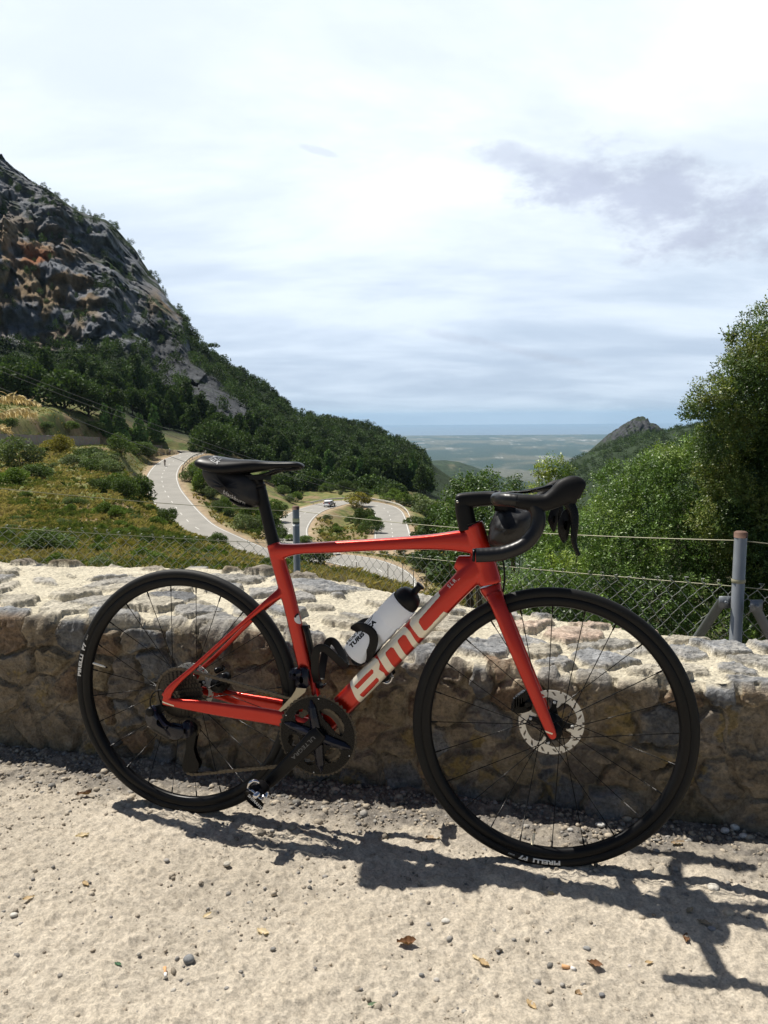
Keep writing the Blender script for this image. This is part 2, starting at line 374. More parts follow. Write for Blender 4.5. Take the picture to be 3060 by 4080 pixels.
def height(X, Y):
    X = np.asarray(X, float); sh = X.shape; X = X.ravel(); Y = np.asarray(Y, float).ravel()
    z = base_h(X, Y)
    z = z + (fbm(np.stack([X / 4, Y / 4, X * 0], 1), 3, 3) - .5) * np.clip((Y - 8) * .02, 0, .8)
    z = z + (fbm(np.stack([X / 40, Y / 40, X * 0], 1), 3, 5) - .5) * np.clip((Y - 220) * .06, 0, 14) * (Y < 1000)
    # the far low hills, the headland and a rocky peak stand on the surveyed ground
    def hill(cx, cy, sx, sy, h, rough=.25, s=0):
        r = np.exp(-((X - cx) / sx) ** 2 - ((Y - cy) / sy) ** 2)
        return h * r * (1 - rough + 2 * rough * fbm(np.stack([X / sx * 3, Y / sy * 3, X * 0], 1), 4, 11 + s))
    far = Y > 1150
    if far.any():
        e = np.zeros(len(X))
        e += hill(150, 3000, 470, 420, 180, .12, 1) + hill(520, 3600, 380, 330, 60, .2, 2) + hill(60, 2200, 330, 230, 45, .25, 6)
        e += hill(-7400, 31000, 3600, 1800, 290, .05, 3) + hill(-12500, 33000, 4200, 2500, 330, .05, 4)
        z = np.where(far, z + e * smooth01(Y, 1150, 1500), z)
    d, rz = near_road(X, Y)
    w = 1 - smooth01(d, HALF + .9, HALF + 6.5)
    return (z * (1 - w) + (rz - .06) * w).reshape(sh)

Ys = np.concatenate([np.geomspace(2.75, 20, 70)[:-1], np.geomspace(20, 70, 90)[:-1], np.linspace(70, 235, 250)[:-1],
                     np.linspace(235, 300, 60)[:-1], np.linspace(300, 560, 330)[:-1], np.geomspace(560, 1150, 60)[:-1], np.geomspace(1150, 4200, 80)[:-1], np.geomspace(4200, 14500, 40)[:-1], np.geomspace(14500, 22000, 18)])
As = np.concatenate([np.linspace(-1.25, -.56, 40)[:-1], np.linspace(-.56, .05, 430)[:-1], np.linspace(.05, .55, 200)[:-1], np.linspace(.55, 1.2, 25)])
GX, GY = As[:, None] * Ys[None], np.repeat(Ys[None], len(As), 0)
GZ = height(GX, GY)
def bare(X, Y, Z):
    """the bare crag that runs down the shoulder below the umbrella pine: bearing and slope limits"""
    a, e = X / Y, (Z - EYE[2]) / Y
    lo = np.interp(a, [-.30, -.235, -.18, -.13], [.035, .005, -.02, -.05]); hi = np.interp(a, [-.30, -.255, -.20, -.15, -.13], [.16, .09, .035, -.01, -.045])
    return ((a > -.30) & (a < -.135) & (e > lo) & (e < hi)) * 1.0
# ---- cliff relief: steep ground of the mountain is broken rock
dzdy = np.gradient(GZ, axis=1) / np.gradient(Ys)[None]
P3 = np.stack([GX, GY, GZ], -1).reshape(-1, 3)
steep = smooth01(dzdy, .42, .85) * (GY > 250) * (GY < 700)
wob = fbm(P3 / 22, 3, 31).reshape(GZ.shape)
def ridged(P, o, s): return 1 - np.abs(2 * fbm(P, o, s) - 1)
rk = ridged(P3 / np.array([9, 20, 26]), 4, 41).reshape(GZ.shape); rk2 = ridged(P3 / np.array([3.2, 6, 7.0]), 3, 47).reshape(GZ.shape)
led = np.abs(((GZ + 10 * wob) / 13) % 1 - .5) * 2
_q = (GX / GY * 430).ravel(); _zq = GZ.ravel()
fct = (facets(_q, _zq * .62, 15, 3) * 2.3 + facets(_q + 7, _zq * .5, 6.5, 13) * 2.2 + facets(_q, _zq * .7, 2.8, 23) * 1.8).reshape(GZ.shape)
disp = steep * ((wob - .5) * 30 + (rk - .62) * 13 + (rk2 - .6) * 4 + (led - .5) * 4 + fct)
disp += (GY > 250) * (GY < 700) * (1 - steep) * (rk2 - .6) * 2.5 + bare(GX, GY, GZ) * (1 - steep) * (fct * .8 + (rk - .6) * 5)
GY2 = GY - disp; GX2 = GX * (GY2 / GY)
V = np.stack([GX2, GY2, GZ], -1)
rock = steep * smooth01(fbm(P3 / 13, 4, 61).reshape(GZ.shape) + .16 * steep, .42, .54)
rock = np.where((GY > 235) & (GY < 450), np.maximum(rock, .95 * bare(GX, GY, GZ) * smooth01(fbm(P3 / 7, 4, 69).reshape(GZ.shape), .30, .42)), rock)
rock = np.maximum(rock, (GY > 325) * (GY < 560) * (GX / GY < -.25) * (GZ > 30) * smooth01(fbm(P3 / 9, 4, 67).reshape(GZ.shape), .40, .54) * .95)
nl = fbm(P3 / np.array([8, 14, 34]), 4, 71).reshape(GZ.shape)
ochre = np.exp(-((GX / GY + .455) / .06) ** 2 - ((GZ - 66) / 36) ** 2) * 1.7 + np.exp(-((GX / GY + .385) / .035) ** 2 - ((GZ - 60) / 26) ** 2) * .8 + np.exp(-((GX / GY + .275) / .028) ** 2 - ((GZ - 62) / 12) ** 2) * 1.1
och = np.clip(ochre * smooth01(nl, .40, .58), 0, 1)
rust = np.clip(np.exp(-((GX / GY + .437) / .035) ** 2 - ((GZ - 78) / 7) ** 2) * 1.0 * smooth01(nl, .42, .58), 0, 1)
g1 = fbm(P3 / 5, 4, 81).reshape(GZ.shape)[..., None]
grey = np.array([.185, .195, .215]) * (.55 + 1.0 * g1) * (1 - .58 * bare(GX, GY, GZ)[..., None])  # crag colour darkened to stand in for shadow on a steeper face
col_rock = grey * (1 - och[..., None]) + np.array([.27, .20, .125]) * (.5 + .9 * g1) * och[..., None]
col_rock = col_rock * (1 - rust[..., None]) + np.array([.34, .13, .055]) * rust[..., None]
col_veg = np.array([.032, .050, .022]) * (.5 + 1.0 * g1)
cmount = col_rock * rock[..., None] + col_veg * (1 - rock[..., None])
# hillside: dry grass, bare soil, green patches
n2 = fbm(P3 / np.array([6, 6, 6]), 5, 91).reshape(GZ.shape)[..., None]; n3 = fbm(P3 / 1.3, 4, 95).reshape(GZ.shape)[..., None]
soil = np.array([.22, .165, .09]) * (.7 + .6 * n3); dry = np.array([.20, .185, .07]) * (.7 + .6 * n3); grn = np.array([.085, .115, .03]) * (.6 + .8 * n3)
w1 = smooth01(n2, .36, .54); w2 = smooth01(n3, .42, .62)
chill = soil * (1 - w1) + (dry * (1 - w2) + grn * w2) * w1
dr, _ = near_road(GX, GY); dr = dr.reshape(GZ.shape)[..., None]
verge = 1 - smooth01(dr, 3.6, 6.2); chill = chill * (1 - verge) + np.array([.34, .26, .17]) * (.75 + .5 * n3) * verge
cfor = smooth01(GY, 205, 250)[..., None]
call = chill * (1 - cfor) + cmount * cfor
rightw = (smooth01(GX / GY, .14, .24) * (GY < 240))[..., None]
call = call * (1 - rightw) + np.array([.05, .05, .025]) * (.6 + .8 * n3) * rightw
# plain: fields, woods and towns
pn = fbm(P3 / np.array([500, 900, 900]), 4, 101).reshape(GZ.shape)[..., None]; pn2 = fbm(P3 / np.array([90, 260, 260]), 4, 105).reshape(GZ.shape)[..., None]
cpl = np.array([.035, .06, .045]) * (1 - smooth01(pn, .44, .56)) + np.array([.12, .12, .085]) * smooth01(pn, .44, .56)
town = smooth01(pn2, .60, .70) * smooth01(pn, .45, .6) * smooth01(GY, 5000, 8000)[..., None]
cpl = cpl * (1 - town) + np.array([.36, .36, .34]) * town
cplw = smooth01(GY, 3600, 5200)[..., None]
woods = np.array([.035, .055, .024]) * (.25 + 1.5 * fbm(P3 / 22, 5, 107, .65).reshape(GZ.shape)[..., None]) + np.array([.10, .08, .05]) * smooth01(pn2, .68, .76)
cfar = woods * (1 - cplw) + cpl * cplw
fw = smooth01(GY, 900, 1200)[..., None]
call = np.clip(call * (1 - fw) + cfar * fw, .004, 1)

def ground_mat(name, scale, bumpd, rough=.95, lo=.62, hi=1.38):
    m = M(name); a = m.attr(); nz = m.noise(scale, 8, .65); nz2 = m.noise(scale * 4.7, 5, .6)
    k = m.rng(nz, .25, .75, lo, hi)
    m.set(base=m.mix(1.0, a, m.n('ShaderNodeCombineXYZ', {0: k, 1: k, 2: k}).outputs[0], 'MULTIPLY'), rough=rough, spec=.15)
    m.bump(m.n('ShaderNodeMath', {0: nz, 1: nz2}, operation='ADD').outputs[0], .8, bumpd); return m.m
MAT_HILL = ground_mat('hillside_soil', .9, .12); MAT_MOUNT = ground_mat('mountain_rock', .35, 1.2); MAT_PLAIN = ground_mat('valley_ground', .035, 9, .95, .25, 1.75)
def sheet(name, j0, j1, mat):
    v = V[:, j0:j1].reshape(-1, 3); c = call[:, j0:j1].reshape(-1, 3)
    return tag(link(name, mesh_np(name, v, grid_faces(len(As), j1 - j0)[:, ::-1], True, c), mat), kind='structure')
jA, jB = int(np.searchsorted(Ys, 240)), int(np.searchsorted(Ys, 1100))
sheet('hillside', 0, jA + 1, MAT_HILL); sheet('mountain', jA, jB + 1, MAT_MOUNT); sheet('valley_plain', jB, len(Ys), MAT_PLAIN)
bv = V[:, :jB].reshape(-1, 3)
BV_T = BVHTree.FromPolygons(bv.tolist(), grid_faces(len(As), jB).tolist())
def ground_z(x, y):
    h = BV_T.ray_cast(Vector((x, y, 600)), Vector((0, 0, -1)))
    return h[0].z if h[0] is not None else float(height(np.array([x]), np.array([y]))[0])

# sea, with the coast where the plain ends
m = M('sea_water'); m.set(base=(.05, .10, .17), rough=.35); m.bump(m.noise(.004, 3), .3, 2)
sv = np.array([[-50000, 19000, -449], [50000, 19000, -449], [50000, 45500, -449], [-50000, 45500, -449]], float)
tag(link('sea', mesh_np('sea', sv, [(0, 1, 2, 3)], False), m.m), kind='structure')
hx, hy = np.meshgrid(np.linspace(-24000, -1500, 120), np.linspace(26000, 37000, 40), indexing='ij')
hz = height(hx, hy) - 12 - 45 * smooth01(hx, -5200, -3600) - 60 * smooth01(fbm(np.stack([hx / 5000, hy / 5000, hx * 0], -1).reshape(-1, 3), 3, 9).reshape(hx.shape), .6, .9)
tag(link('headland', mesh_np('headland', np.stack([hx, hy, hz], -1).reshape(-1, 3), grid_faces(120, 40)[:, ::-1], True, np.tile([.09, .11, .07], (hx.size, 1))), MAT_PLAIN), kind='structure')

# the rocky peak behind the right-hand slope: own fine mesh
pc = at(1374, 950, 1000); PK = .52; n = 150
px, py = np.meshgrid(np.linspace(-190, 190, n), np.linspace(-150, 170, n), indexing='ij')
q = np.stack([px / 60, py / 60, px * 0], -1).reshape(-1, 3)
sh = np.exp(-np.abs((px - 10) / 92) ** 2.4 - np.abs(py / 90) ** 2.2) * 46 + np.exp(-((px - 8) / 34) ** 2 - (py / 60) ** 2) * 15 + np.exp(-((px + 62) / 30) ** 2 - (py / 60) ** 2) * 6 - np.clip(px - 40, 0, 200) * .02
rg = ridged(q * 1.6, 5, 111).reshape(px.shape); pz = sh * (.72 + .36 * rg) + (ridged(q * 5, 3, 113).reshape(px.shape) - .6) * 8 * smooth01(sh, 4, 20)
sl = np.hypot(np.gradient(pz, axis=0), np.gradient(pz, axis=1)) / (380 / n)
pr = smooth01(sl + .5 * (fbm(q * 3, 4, 117).reshape(px.shape) - .5), .35, .8)[..., None]
pcol = np.array([.075, .077, .085]) * (.6 + .9 * fbm(q * 9, 4, 119).reshape(px.shape)[..., None]) * pr + np.array([.035, .05, .025]) * (1 - pr)
py2 = py - smooth01(sh, 6, 25) * (rg - .6) * 26
pz = pz - 70 * smooth01(np.maximum(np.abs(px) / 190, np.abs(py) / 160), .35, 1.0)
tag(link('rocky_peak', mesh_np('rocky_peak', np.stack([px * PK * .78 + pc[0], py2 * PK + pc[1], pz * PK + pc[2] - 4], -1).reshape(-1, 3), grid_faces(n, n), True, pcol.reshape(-1, 3)), MAT_MOUNT), kind='structure')

# ------------------------------------------------------------------ roads with markings
m = M('road_asphalt'); n1 = m.noise(.25, 6, .6); n2_ = m.noise(14, 4)
m.set(base=m.mix(m.rng(n1, .3, .7), (.26, .25, .225), (.33, .315, .285)), rough=.9, spec=.2); m.bump(n2_, .3, .02); MAT_ROAD = m.m
MAT_PAINT = plain('road_paint', (.60, .585, .54), .7, var=.1, scale=3)
def ribbon(L, o0, o1, dz):
    T = np.gradient(L, axis=0); T[:, 2] = 0; T /= np.linalg.norm(T, axis=1)[:, None]
    Nn = np.stack([T[:, 1], -T[:, 0], T[:, 0] * 0], 1)
    if np.isscalar(o0): o0 = np.full(len(L), o0)
    if np.isscalar(o1): o1 = np.full(len(L), o1)
    A = L + Nn * o0[:, None]; B_ = L + Nn * o1[:, None]; A[:, 2] += dz; B_[:, 2] += dz
    return np.stack([A, B_], 1).reshape(-1, 3), [tuple(f) for f in grid_faces(len(L), 2)]
def densify(L, step=1.0):
    s = np.r_[0, np.cumsum(np.linalg.norm(np.diff(L, axis=0), axis=1))]; q = np.arange(0, s[-1], step)
    return np.stack([np.interp(q, s, L[:, i]) for i in range(3)], 1)
def dashes(L, on, off, dz, skip=0):
    D = densify(L, .25); out = []; k = int(skip / .25)
    while k + int(on / .25) < len(D):
        out.append(ribbon(D[k:k + int(on / .25)], -.07, .07, dz)); k += int((on + off) / .25)
    return join(out)
def road(name, L, dz, clip1=(0, 1), clip2=(0, 1)):
    o = tag(link(name, mesh_np(name, *ribbon(L, -HALF, HALF, dz)), MAT_ROAD), kind='structure')
    a, b = int(clip1[0] * len(L)), int(clip1[1] * len(L)); link('edge_line', mesh_np('edge_line', *ribbon(L[a:b], HALF - .36, HALF - .2, dz + .008)), MAT_PAINT, o)
    a, b = int(clip2[0] * len(L)), int(clip2[1] * len(L)); link('edge_line', mesh_np('edge_line', *ribbon(L[a:b], -HALF + .2, -HALF + .33, dz + .008)), MAT_PAINT, o)
    link('centre_line', mesh_np('centre_line', *dashes(L, 2.0, 4.2, dz + .008)), MAT_PAINT, o); return o
D1, D2 = densify(RL1), densify(RL2)
road('mountain_road', D1, 0); road('hairpin_road', D2, .012)
# ------------------------------------------------------------------ the stone wall
WP = np.array([-1.305, 2.454]); WD = np.array([math.cos(R(-13.954)), math.sin(R(-13.954))]); WN = np.array([-WD[1], WD[0]])
def wall_h(s): return np.interp(s, [-1.5, 0, .9, 1.5, 1.9, 2.4, 4], [.46, .455, .462, .40, .385, .39, .38])
def wall_w(s): return np.interp(s, [-1.5, -.3, .4, 1.0, 1.6, 1.95, 2.3, 2.7, 4.0], [.80, .80, .86, .74, .66, .56, .42, .36, .36])
S0, S1, RES = -1.3, 3.9, .0042
def wall_st(x, y, top):
    """wall coordinates of a point of the view: (along, up) on the face or (along, back) on the top"""
    d = ray(x, y)
    if top:
        z = .43; P = on_z(x, y, z)
        for _ in range(3): z = float(wall_h((P[:2] - WP) @ WD)); P = on_z(x, y, z)
        q = P[:2] - WP; return q @ WD, q @ WN
    n3 = np.array([WN[0], WN[1], 0]); t = ((np.r_[WP, 0] - EYE) @ n3) / (d @ n3); P = EYE + d * t
    return (P[:2] - WP) @ WD, P[2]
# stones as seen: (x, y, radius in view px, tone) - face stones then top stones
FACE = [(20,1365,1),(95,1362,2),(150,1372,0),(40,1440,0),(110,1445,3),(20,1510,2),(90,1500,0),(155,1480,1),(60,1560,1),(130,1560,2),(178,1545,0),(20,1590,3),
 (230,1395,1),(300,1390,0),(215,1450,3),(280,1460,2),(340,1440,0),(215,1520,1),(270,1540,0),(330,1510,2),(225,1590,0),(300,1600,1),(370,1575,3),(345,1630,0),(265,1640,2),
 (400,1400,0),(470,1385,0),(450,1450,2),(410,1510,3),(480,1520,0),(440,1580,1),(520,1570,0),(400,1640,0),(470,1640,2),(540,1640,1),
 (545,1405,1),(560,1470,2),(620,1440,0),(600,1520,3),(680,1480,1),(640,1590,0),(710,1560,2),(600,1660,1),(690,1650,0),(760,1690,0),
 (760,1420,0),(755,1480,4),(800,1590,5),(830,1460,2),(880,1440,0),(850,1520,3),(900,1520,1),(790,1650,2),(860,1610,3),(870,1680,0),(950,1600,0),(930,1680,1),
 (985,1455,2),(960,1520,3),(1040,1460,0),(1080,1440,1),(1050,1560,0),(1010,1590,2),(1120,1490,1),(1100,1640,3),(1050,1690,0),(1000,1650,3),(1130,1730,2),
 (1200,1480,0),(1275,1475,0),(1230,1560,1),(1320,1560,3),(1180,1600,0),(1280,1640,2),(1220,1720,0),(1350,1680,1),(1390,1500,2),(1430,1560,0),(1330,1740,0),(1410,1640,3),
 (1480,1510,1),(1550,1500,0),(1520,1580,2),(1560,1700,0),(1460,1690,3),(1640,1500,1),(1620,1580,0),(1640,1660,2),(1490,1750,3),(1640,1760,0)]
TOP = [(25,1245,30,0),(95,1250,28,6),(190,1250,34,0),(250,1257,26,6),(60,1275,40,6),(150,1290,52,7),(30,1300,40,7),(215,1300,34,6),(100,1318,60,7),(260,1335,44,0),(20,1325,40,0),
 (300,1270,30,7),(350,1272,28,7),(330,1305,36,7),(395,1290,30,0),(360,1335,42,6),(420,1325,34,0),(450,1300,26,7),(480,1340,40,0),(440,1262,28,6),(510,1275,24,0),(500,1300,30,6),
 (560,1278,26,0),(585,1300,30,7),(560,1330,40,6),(620,1325,28,0),(655,1290,28,0),(700,1275,22,0),(690,1310,44,7),(640,1350,36,7),(740,1290,30,0),(770,1330,40,6),(720,1345,34,7),(800,1300,38,7),
 (680,1375,38,0),(760,1375,40,7),(850,1330,30,6),(870,1370,42,7),(930,1300,24,6),(960,1330,30,7),(900,1410,30,0),(1000,1360,46,7),(990,1320,24,6),(1060,1405,34,0),(1080,1330,28,6),
 (1130,1355,40,8),(1190,1330,32,0),(1230,1370,52,8),(1095,1372,30,0),(1260,1335,40,0),(1210,1430,48,0),(1290,1430,40,0),(1310,1350,26,8),(1340,1390,30,6),(1400,1360,26,8),(1390,1400,40,6),
 (1150,1415,26,7),(1440,1405,34,0),(1480,1370,30,7),(1500,1440,30,7),(1560,1440,40,0),(1590,1400,44,0),(1650,1430,34,6),(1640,1480,36,0),(1660,1400,28,0),(1420,1455,30,7)]
TONES = np.array([(.175,.178,.180),(.215,.155,.105),(.185,.16,.13),(.20,.165,.11),(.27,.165,.06),(.24,.125,.08),(.36,.345,.31),(.42,.385,.31),(.43,.33,.26)])  # face stones, like the earth smear, coloured darker to deepen the face's shade
def wall_block():
    ss = np.arange(S0, S1, RES); n = len(ss)
    Hs, Ws = wall_h(ss), wall_w(ss)
    nf, nt, nb = 112, 190, 24
    f = np.linspace(0, 1, nf); t = np.linspace(0, 1, nt); b = np.linspace(0, 1, nb)
    # unrolled profile: face up, over the top, down the back; corner rounded by 2 cm
    fs = []
    for k in range(n):
        H, Wd = Hs[k], Ws[k]; r = .022
        pf = np.stack([np.zeros(nf), -.05 + f * (H + .05 - r)], 1)
        pt = np.stack([r + t * (Wd - 2 * r), np.full(nt, H)], 1)
        pb = np.stack([np.full(nb, Wd), H - r - b * (H + .6 - r)], 1)
        fs.append(np.concatenate([pf, pt, pb]))
    Pr = np.array(fs); m = Pr.shape[1]
    nor = np.zeros((m, 2)); nor[:nf] = (-1, 0); nor[nf:nf + nt] = (0, 1); nor[nf + nt:] = (1, 0)
    k5 = np.ones(9) / 9
    nor = np.stack([np.convolve(np.pad(nor[:, i], 4, 'edge'), k5, 'valid') for i in (0, 1)], 1); nor /= np.linalg.norm(nor, axis=1)[:, None]
    # unrolled coordinate u: height on the face, H + depth on the top
    U = np.concatenate([Pr[:, :nf, 1], Hs[:, None] + Pr[:, nf:nf + nt, 0], (Hs + Ws)[:, None] + (Hs[:, None] - Pr[:, nf + nt:, 1])], 1)
    S = np.repeat(ss[:, None], m, 1)
    X = WP[0] + S * WD[0] + Pr[..., 0] * WN[0]; Y = WP[1] + S * WD[1] + Pr[..., 0] * WN[1]; Z = Pr[..., 1]
    P = np.stack([X, Y, Z], -1).reshape(-1, 3)
    # stones
    seeds = []
    for x, y, tn in FACE:
        s, z = wall_st(x, y, False); seeds.append((s, z, tn, .0, 0))
    for x, y, r, tn in TOP:
        s, d = wall_st(x, y, True)
        seeds.append((s, float(wall_h(s)) + np.clip(d, .03, 2), tn, r, 1))
    q = np.random.default_rng(3)
    for s in np.r_[np.arange(-1.3, -.05, .15), np.arange(2.55, 3.9, .15)]:
        for z in (.07, .2, .33): seeds.append((s + q.normal() * .03, z + q.normal() * .02, q.integers(0, 4), 0, 0))
        for d in (.08, .3, .55): seeds.append((s + q.normal() * .03, float(wall_h(s)) + d, q.choice([0, 6, 7]), 34, 1))
    for s in np.arange(-1.3, 3.9, .2):
        for d in (.15, .4): seeds.append((s, float(wall_h(s) + wall_w(s)) + d, q.integers(0, 4), 0, 0))
    sd = np.array([(a[0], a[1]) for a in seeds]); tone = np.array([int(a[2]) for a in seeds]); istop = np.array([a[4] for a in seeds])
    off = q.normal(size=len(sd)); shade = q.uniform(.8, 1.2, len(sd)); tilt = q.normal(size=(len(sd), 2)) * .10
    w1 = (fbm(P * 9, 4, 201) - .5) * .085 + (fbm(P * 30, 3, 204) - .5) * .03; w2 = (fbm(P * 9 + 50, 4, 202) - .5) * .085 + (fbm(P * 30 + 9, 3, 205) - .5) * .03
    us, uu = S.ravel() + w1, U.ravel() + w2
    N = len(us); D1 = np.empty(N); D2 = np.empty(N); I1 = np.empty(N, int); wx = np.where(istop == 1, .78, .92)
    for c in np.array_split(np.arange(N), N // 6000 + 1):
        lo, hi = us[c].min() - .5, us[c].max() + .5
        k = np.where((sd[:, 0] > lo) & (sd[:, 0] < hi))[0]
        dx = (us[c][:, None] - sd[k, 0]) * wx[k]; dy = (uu[c][:, None] - sd[k, 1]) * np.where(istop[k] == 1, 1.25, 1.05)
        d = (np.abs(dx) ** 2.6 + np.abs(dy) ** 2.6) ** (1 / 2.6)
        o = np.argpartition(d, 1, 1)[:, :2]; r = np.arange(len(c)); da, db = d[r, o[:, 0]], d[r, o[:, 1]]
        sw = da > db; a = np.where(sw, o[:, 1], o[:, 0]); D1[c] = np.minimum(da, db); D2[c] = np.maximum(da, db); I1[c] = k[a]
    edge = D2 - D1
    topw = np.clip(nor[:, 1], 0, 1)[None].repeat(n, 0).ravel()
    gap = .010 + .040 * topw * (.35 + 1.1 * smooth01(fbm(P * 5, 3, 207), .42, .62))
    stone = smooth01(edge, gap * .8, gap * 1.0 + .005)
    loc = np.stack([us - sd[I1, 0], uu - sd[I1, 1]], 1)
    rough = fbm(P * 16, 4, 211) - .5; fine = fbm(P * 70, 4, 213) - .5; ch = np.abs(fbm(P * 24, 3, 215) - .5)
    strata = fbm(np.stack([P[:, 0] * 14, P[:, 1] * 14, P[:, 2] * 90], 1), 3, 217) - .5
    fa, fb = facets(us, uu, .055, 5), facets(us + 3, uu, .024, 9)
    tw = .72 - .34 * topw
    d = stone * ((.010 + .008 * off[I1]) * (1 - .45 * topw) + (tilt[I1] * loc).sum(1) * .8 * tw + (rough * .020 + fa * .85 + fb * .55) * tw + fine * .010 + strata * .009)
    d += (1 - stone) * (-.006 - .002 * topw + rough * .012 + fine * .009)
    d -= (1 - stone) * .011 * (1 - topw) * smooth01(fbm(P * 7, 3, 219), .50, .60)
    d += .004 * (1 - np.exp(-edge / .03)) * stone
    d = d.reshape(n, m)
    N3 = np.stack([np.tile(nor[:, 0], n) * WN[0], np.tile(nor[:, 0], n) * WN[1], np.tile(nor[:, 1], n)], 1)
    Vv = P + N3 * d.reshape(-1, 1)
    g = fbm(P * 26, 5, 221)[:, None]; g2 = fbm(P * 7, 4, 223)[:, None]; g3 = fbm(P * 90, 3, 225)[:, None]
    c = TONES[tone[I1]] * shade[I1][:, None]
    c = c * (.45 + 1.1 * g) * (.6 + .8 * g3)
    tp = topw[:, None]
    # earthy rendering smeared over the face stones, yellow lichen in spots
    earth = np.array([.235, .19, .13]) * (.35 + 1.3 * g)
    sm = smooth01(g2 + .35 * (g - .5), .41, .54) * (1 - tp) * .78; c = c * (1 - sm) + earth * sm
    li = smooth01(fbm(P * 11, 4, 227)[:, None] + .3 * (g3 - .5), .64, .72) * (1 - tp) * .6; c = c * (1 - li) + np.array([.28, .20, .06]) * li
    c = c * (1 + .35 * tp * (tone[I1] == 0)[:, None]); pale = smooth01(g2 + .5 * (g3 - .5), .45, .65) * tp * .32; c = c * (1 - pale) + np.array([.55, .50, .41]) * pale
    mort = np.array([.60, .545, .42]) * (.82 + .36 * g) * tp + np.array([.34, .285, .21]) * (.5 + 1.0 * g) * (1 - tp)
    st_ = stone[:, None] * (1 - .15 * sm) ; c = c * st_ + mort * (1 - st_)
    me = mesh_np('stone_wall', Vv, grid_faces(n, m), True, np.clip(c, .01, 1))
    mm = M('wall_stone'); a = mm.attr(); nz = mm.noise(110, 6, .65); nz2 = mm.noise(34, 5)
    k = mm.rng(nz, .25, .75, .55, 1.45)
    mm.set(base=mm.mix(1.0, a, mm.n('ShaderNodeCombineXYZ', {0: k, 1: k, 2: k}).outputs[0], 'MULTIPLY'), rough=.92, spec=.2)
    mm.bump(mm.n('ShaderNodeMath', {0: nz, 1: nz2}, operation='ADD').outputs[0], 1.0, .010)
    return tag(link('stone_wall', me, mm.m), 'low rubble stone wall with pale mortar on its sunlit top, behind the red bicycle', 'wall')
wall = wall_block()

# ------------------------------------------------------------------ dirt in front, and under the wall
def dirt_sheet():
    x = np.unique(np.r_[np.linspace(-9, -1.5, 40), np.linspace(-1.5, 1.35, 620), np.linspace(1.35, 9, 40)])
    y = np.unique(np.r_[np.linspace(-7, .9, 40), np.linspace(.9, 2.6, 370), np.linspace(2.6, 3.1, 12)])
    X, Y = np.meshgrid(x, y, indexing='ij'); P = np.stack([X, Y, X * 0], -1).reshape(-1, 3)
    l = fbm(P * 3, 4, 301); md = fbm(P * 16, 4, 303); fi = fbm(P * 60, 4, 305); cl = vnoise(P * 130, 307)
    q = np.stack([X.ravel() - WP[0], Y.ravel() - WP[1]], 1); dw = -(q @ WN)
    lump = smooth01(md, .52, .72)
    z = (l - .5) * .010 + (md - .5) * .006 + (fi - .5) * .010 + cl ** 3 * .004 + lump * .004 + facets(X.ravel(), Y.ravel(), .03, 3) * .35 + facets(X.ravel(), Y.ravel(), .012, 8) * .32 + cl ** 6 * .006
    z = z - .022 * smooth01(dw, .05, -.2)
    c = np.array([.52, .46, .37])[None] * (.82 + .36 * l[:, None]) * (.74 + .52 * fi[:, None]) * (.86 + .28 * md[:, None])
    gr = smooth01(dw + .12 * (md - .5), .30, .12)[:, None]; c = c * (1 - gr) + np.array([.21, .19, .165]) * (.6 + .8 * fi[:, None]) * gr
    pale = smooth01(md + .4 * (fi - .5), .55, .72)[:, None]; c = c * (1 - .35 * pale) + np.array([.46, .40, .31]) * .35 * pale
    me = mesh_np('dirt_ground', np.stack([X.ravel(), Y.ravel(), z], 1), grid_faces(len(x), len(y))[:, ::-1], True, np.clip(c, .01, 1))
    mm = M('dirt'); a = mm.attr(); nz = mm.noise(160, 6, .7); nz2 = mm.noise(420, 4, .7)
    k = mm.rng(nz, .28, .72, .55, 1.42)
    mm.set(base=mm.mix(1.0, a, mm.n('ShaderNodeCombineXYZ', {0: k, 1: k, 2: k}).outputs[0], 'MULTIPLY'), rough=.96, spec=.1)
    mm.bump(mm.n('ShaderNodeMath', {0: nz, 1: nz2}, operation='ADD').outputs[0], .8, .0045)
    return tag(link('dirt_ground', me, mm.m), kind='structure')
dirt = dirt_sheet()
xx = np.linspace(-12, 12, 60); yy = np.linspace(-60, -6.9, 60); XX, YY = np.meshgrid(xx * 4, yy, indexing='ij')
tag(link('car_park', mesh_np('car_park', np.stack([XX.ravel(), YY.ravel(), XX.ravel() * 0 - .02], 1), grid_faces(60, 60)[:, ::-1], True, np.tile([.33, .28, .21], (3600, 1))), dirt.data.materials[0]), kind='structure')

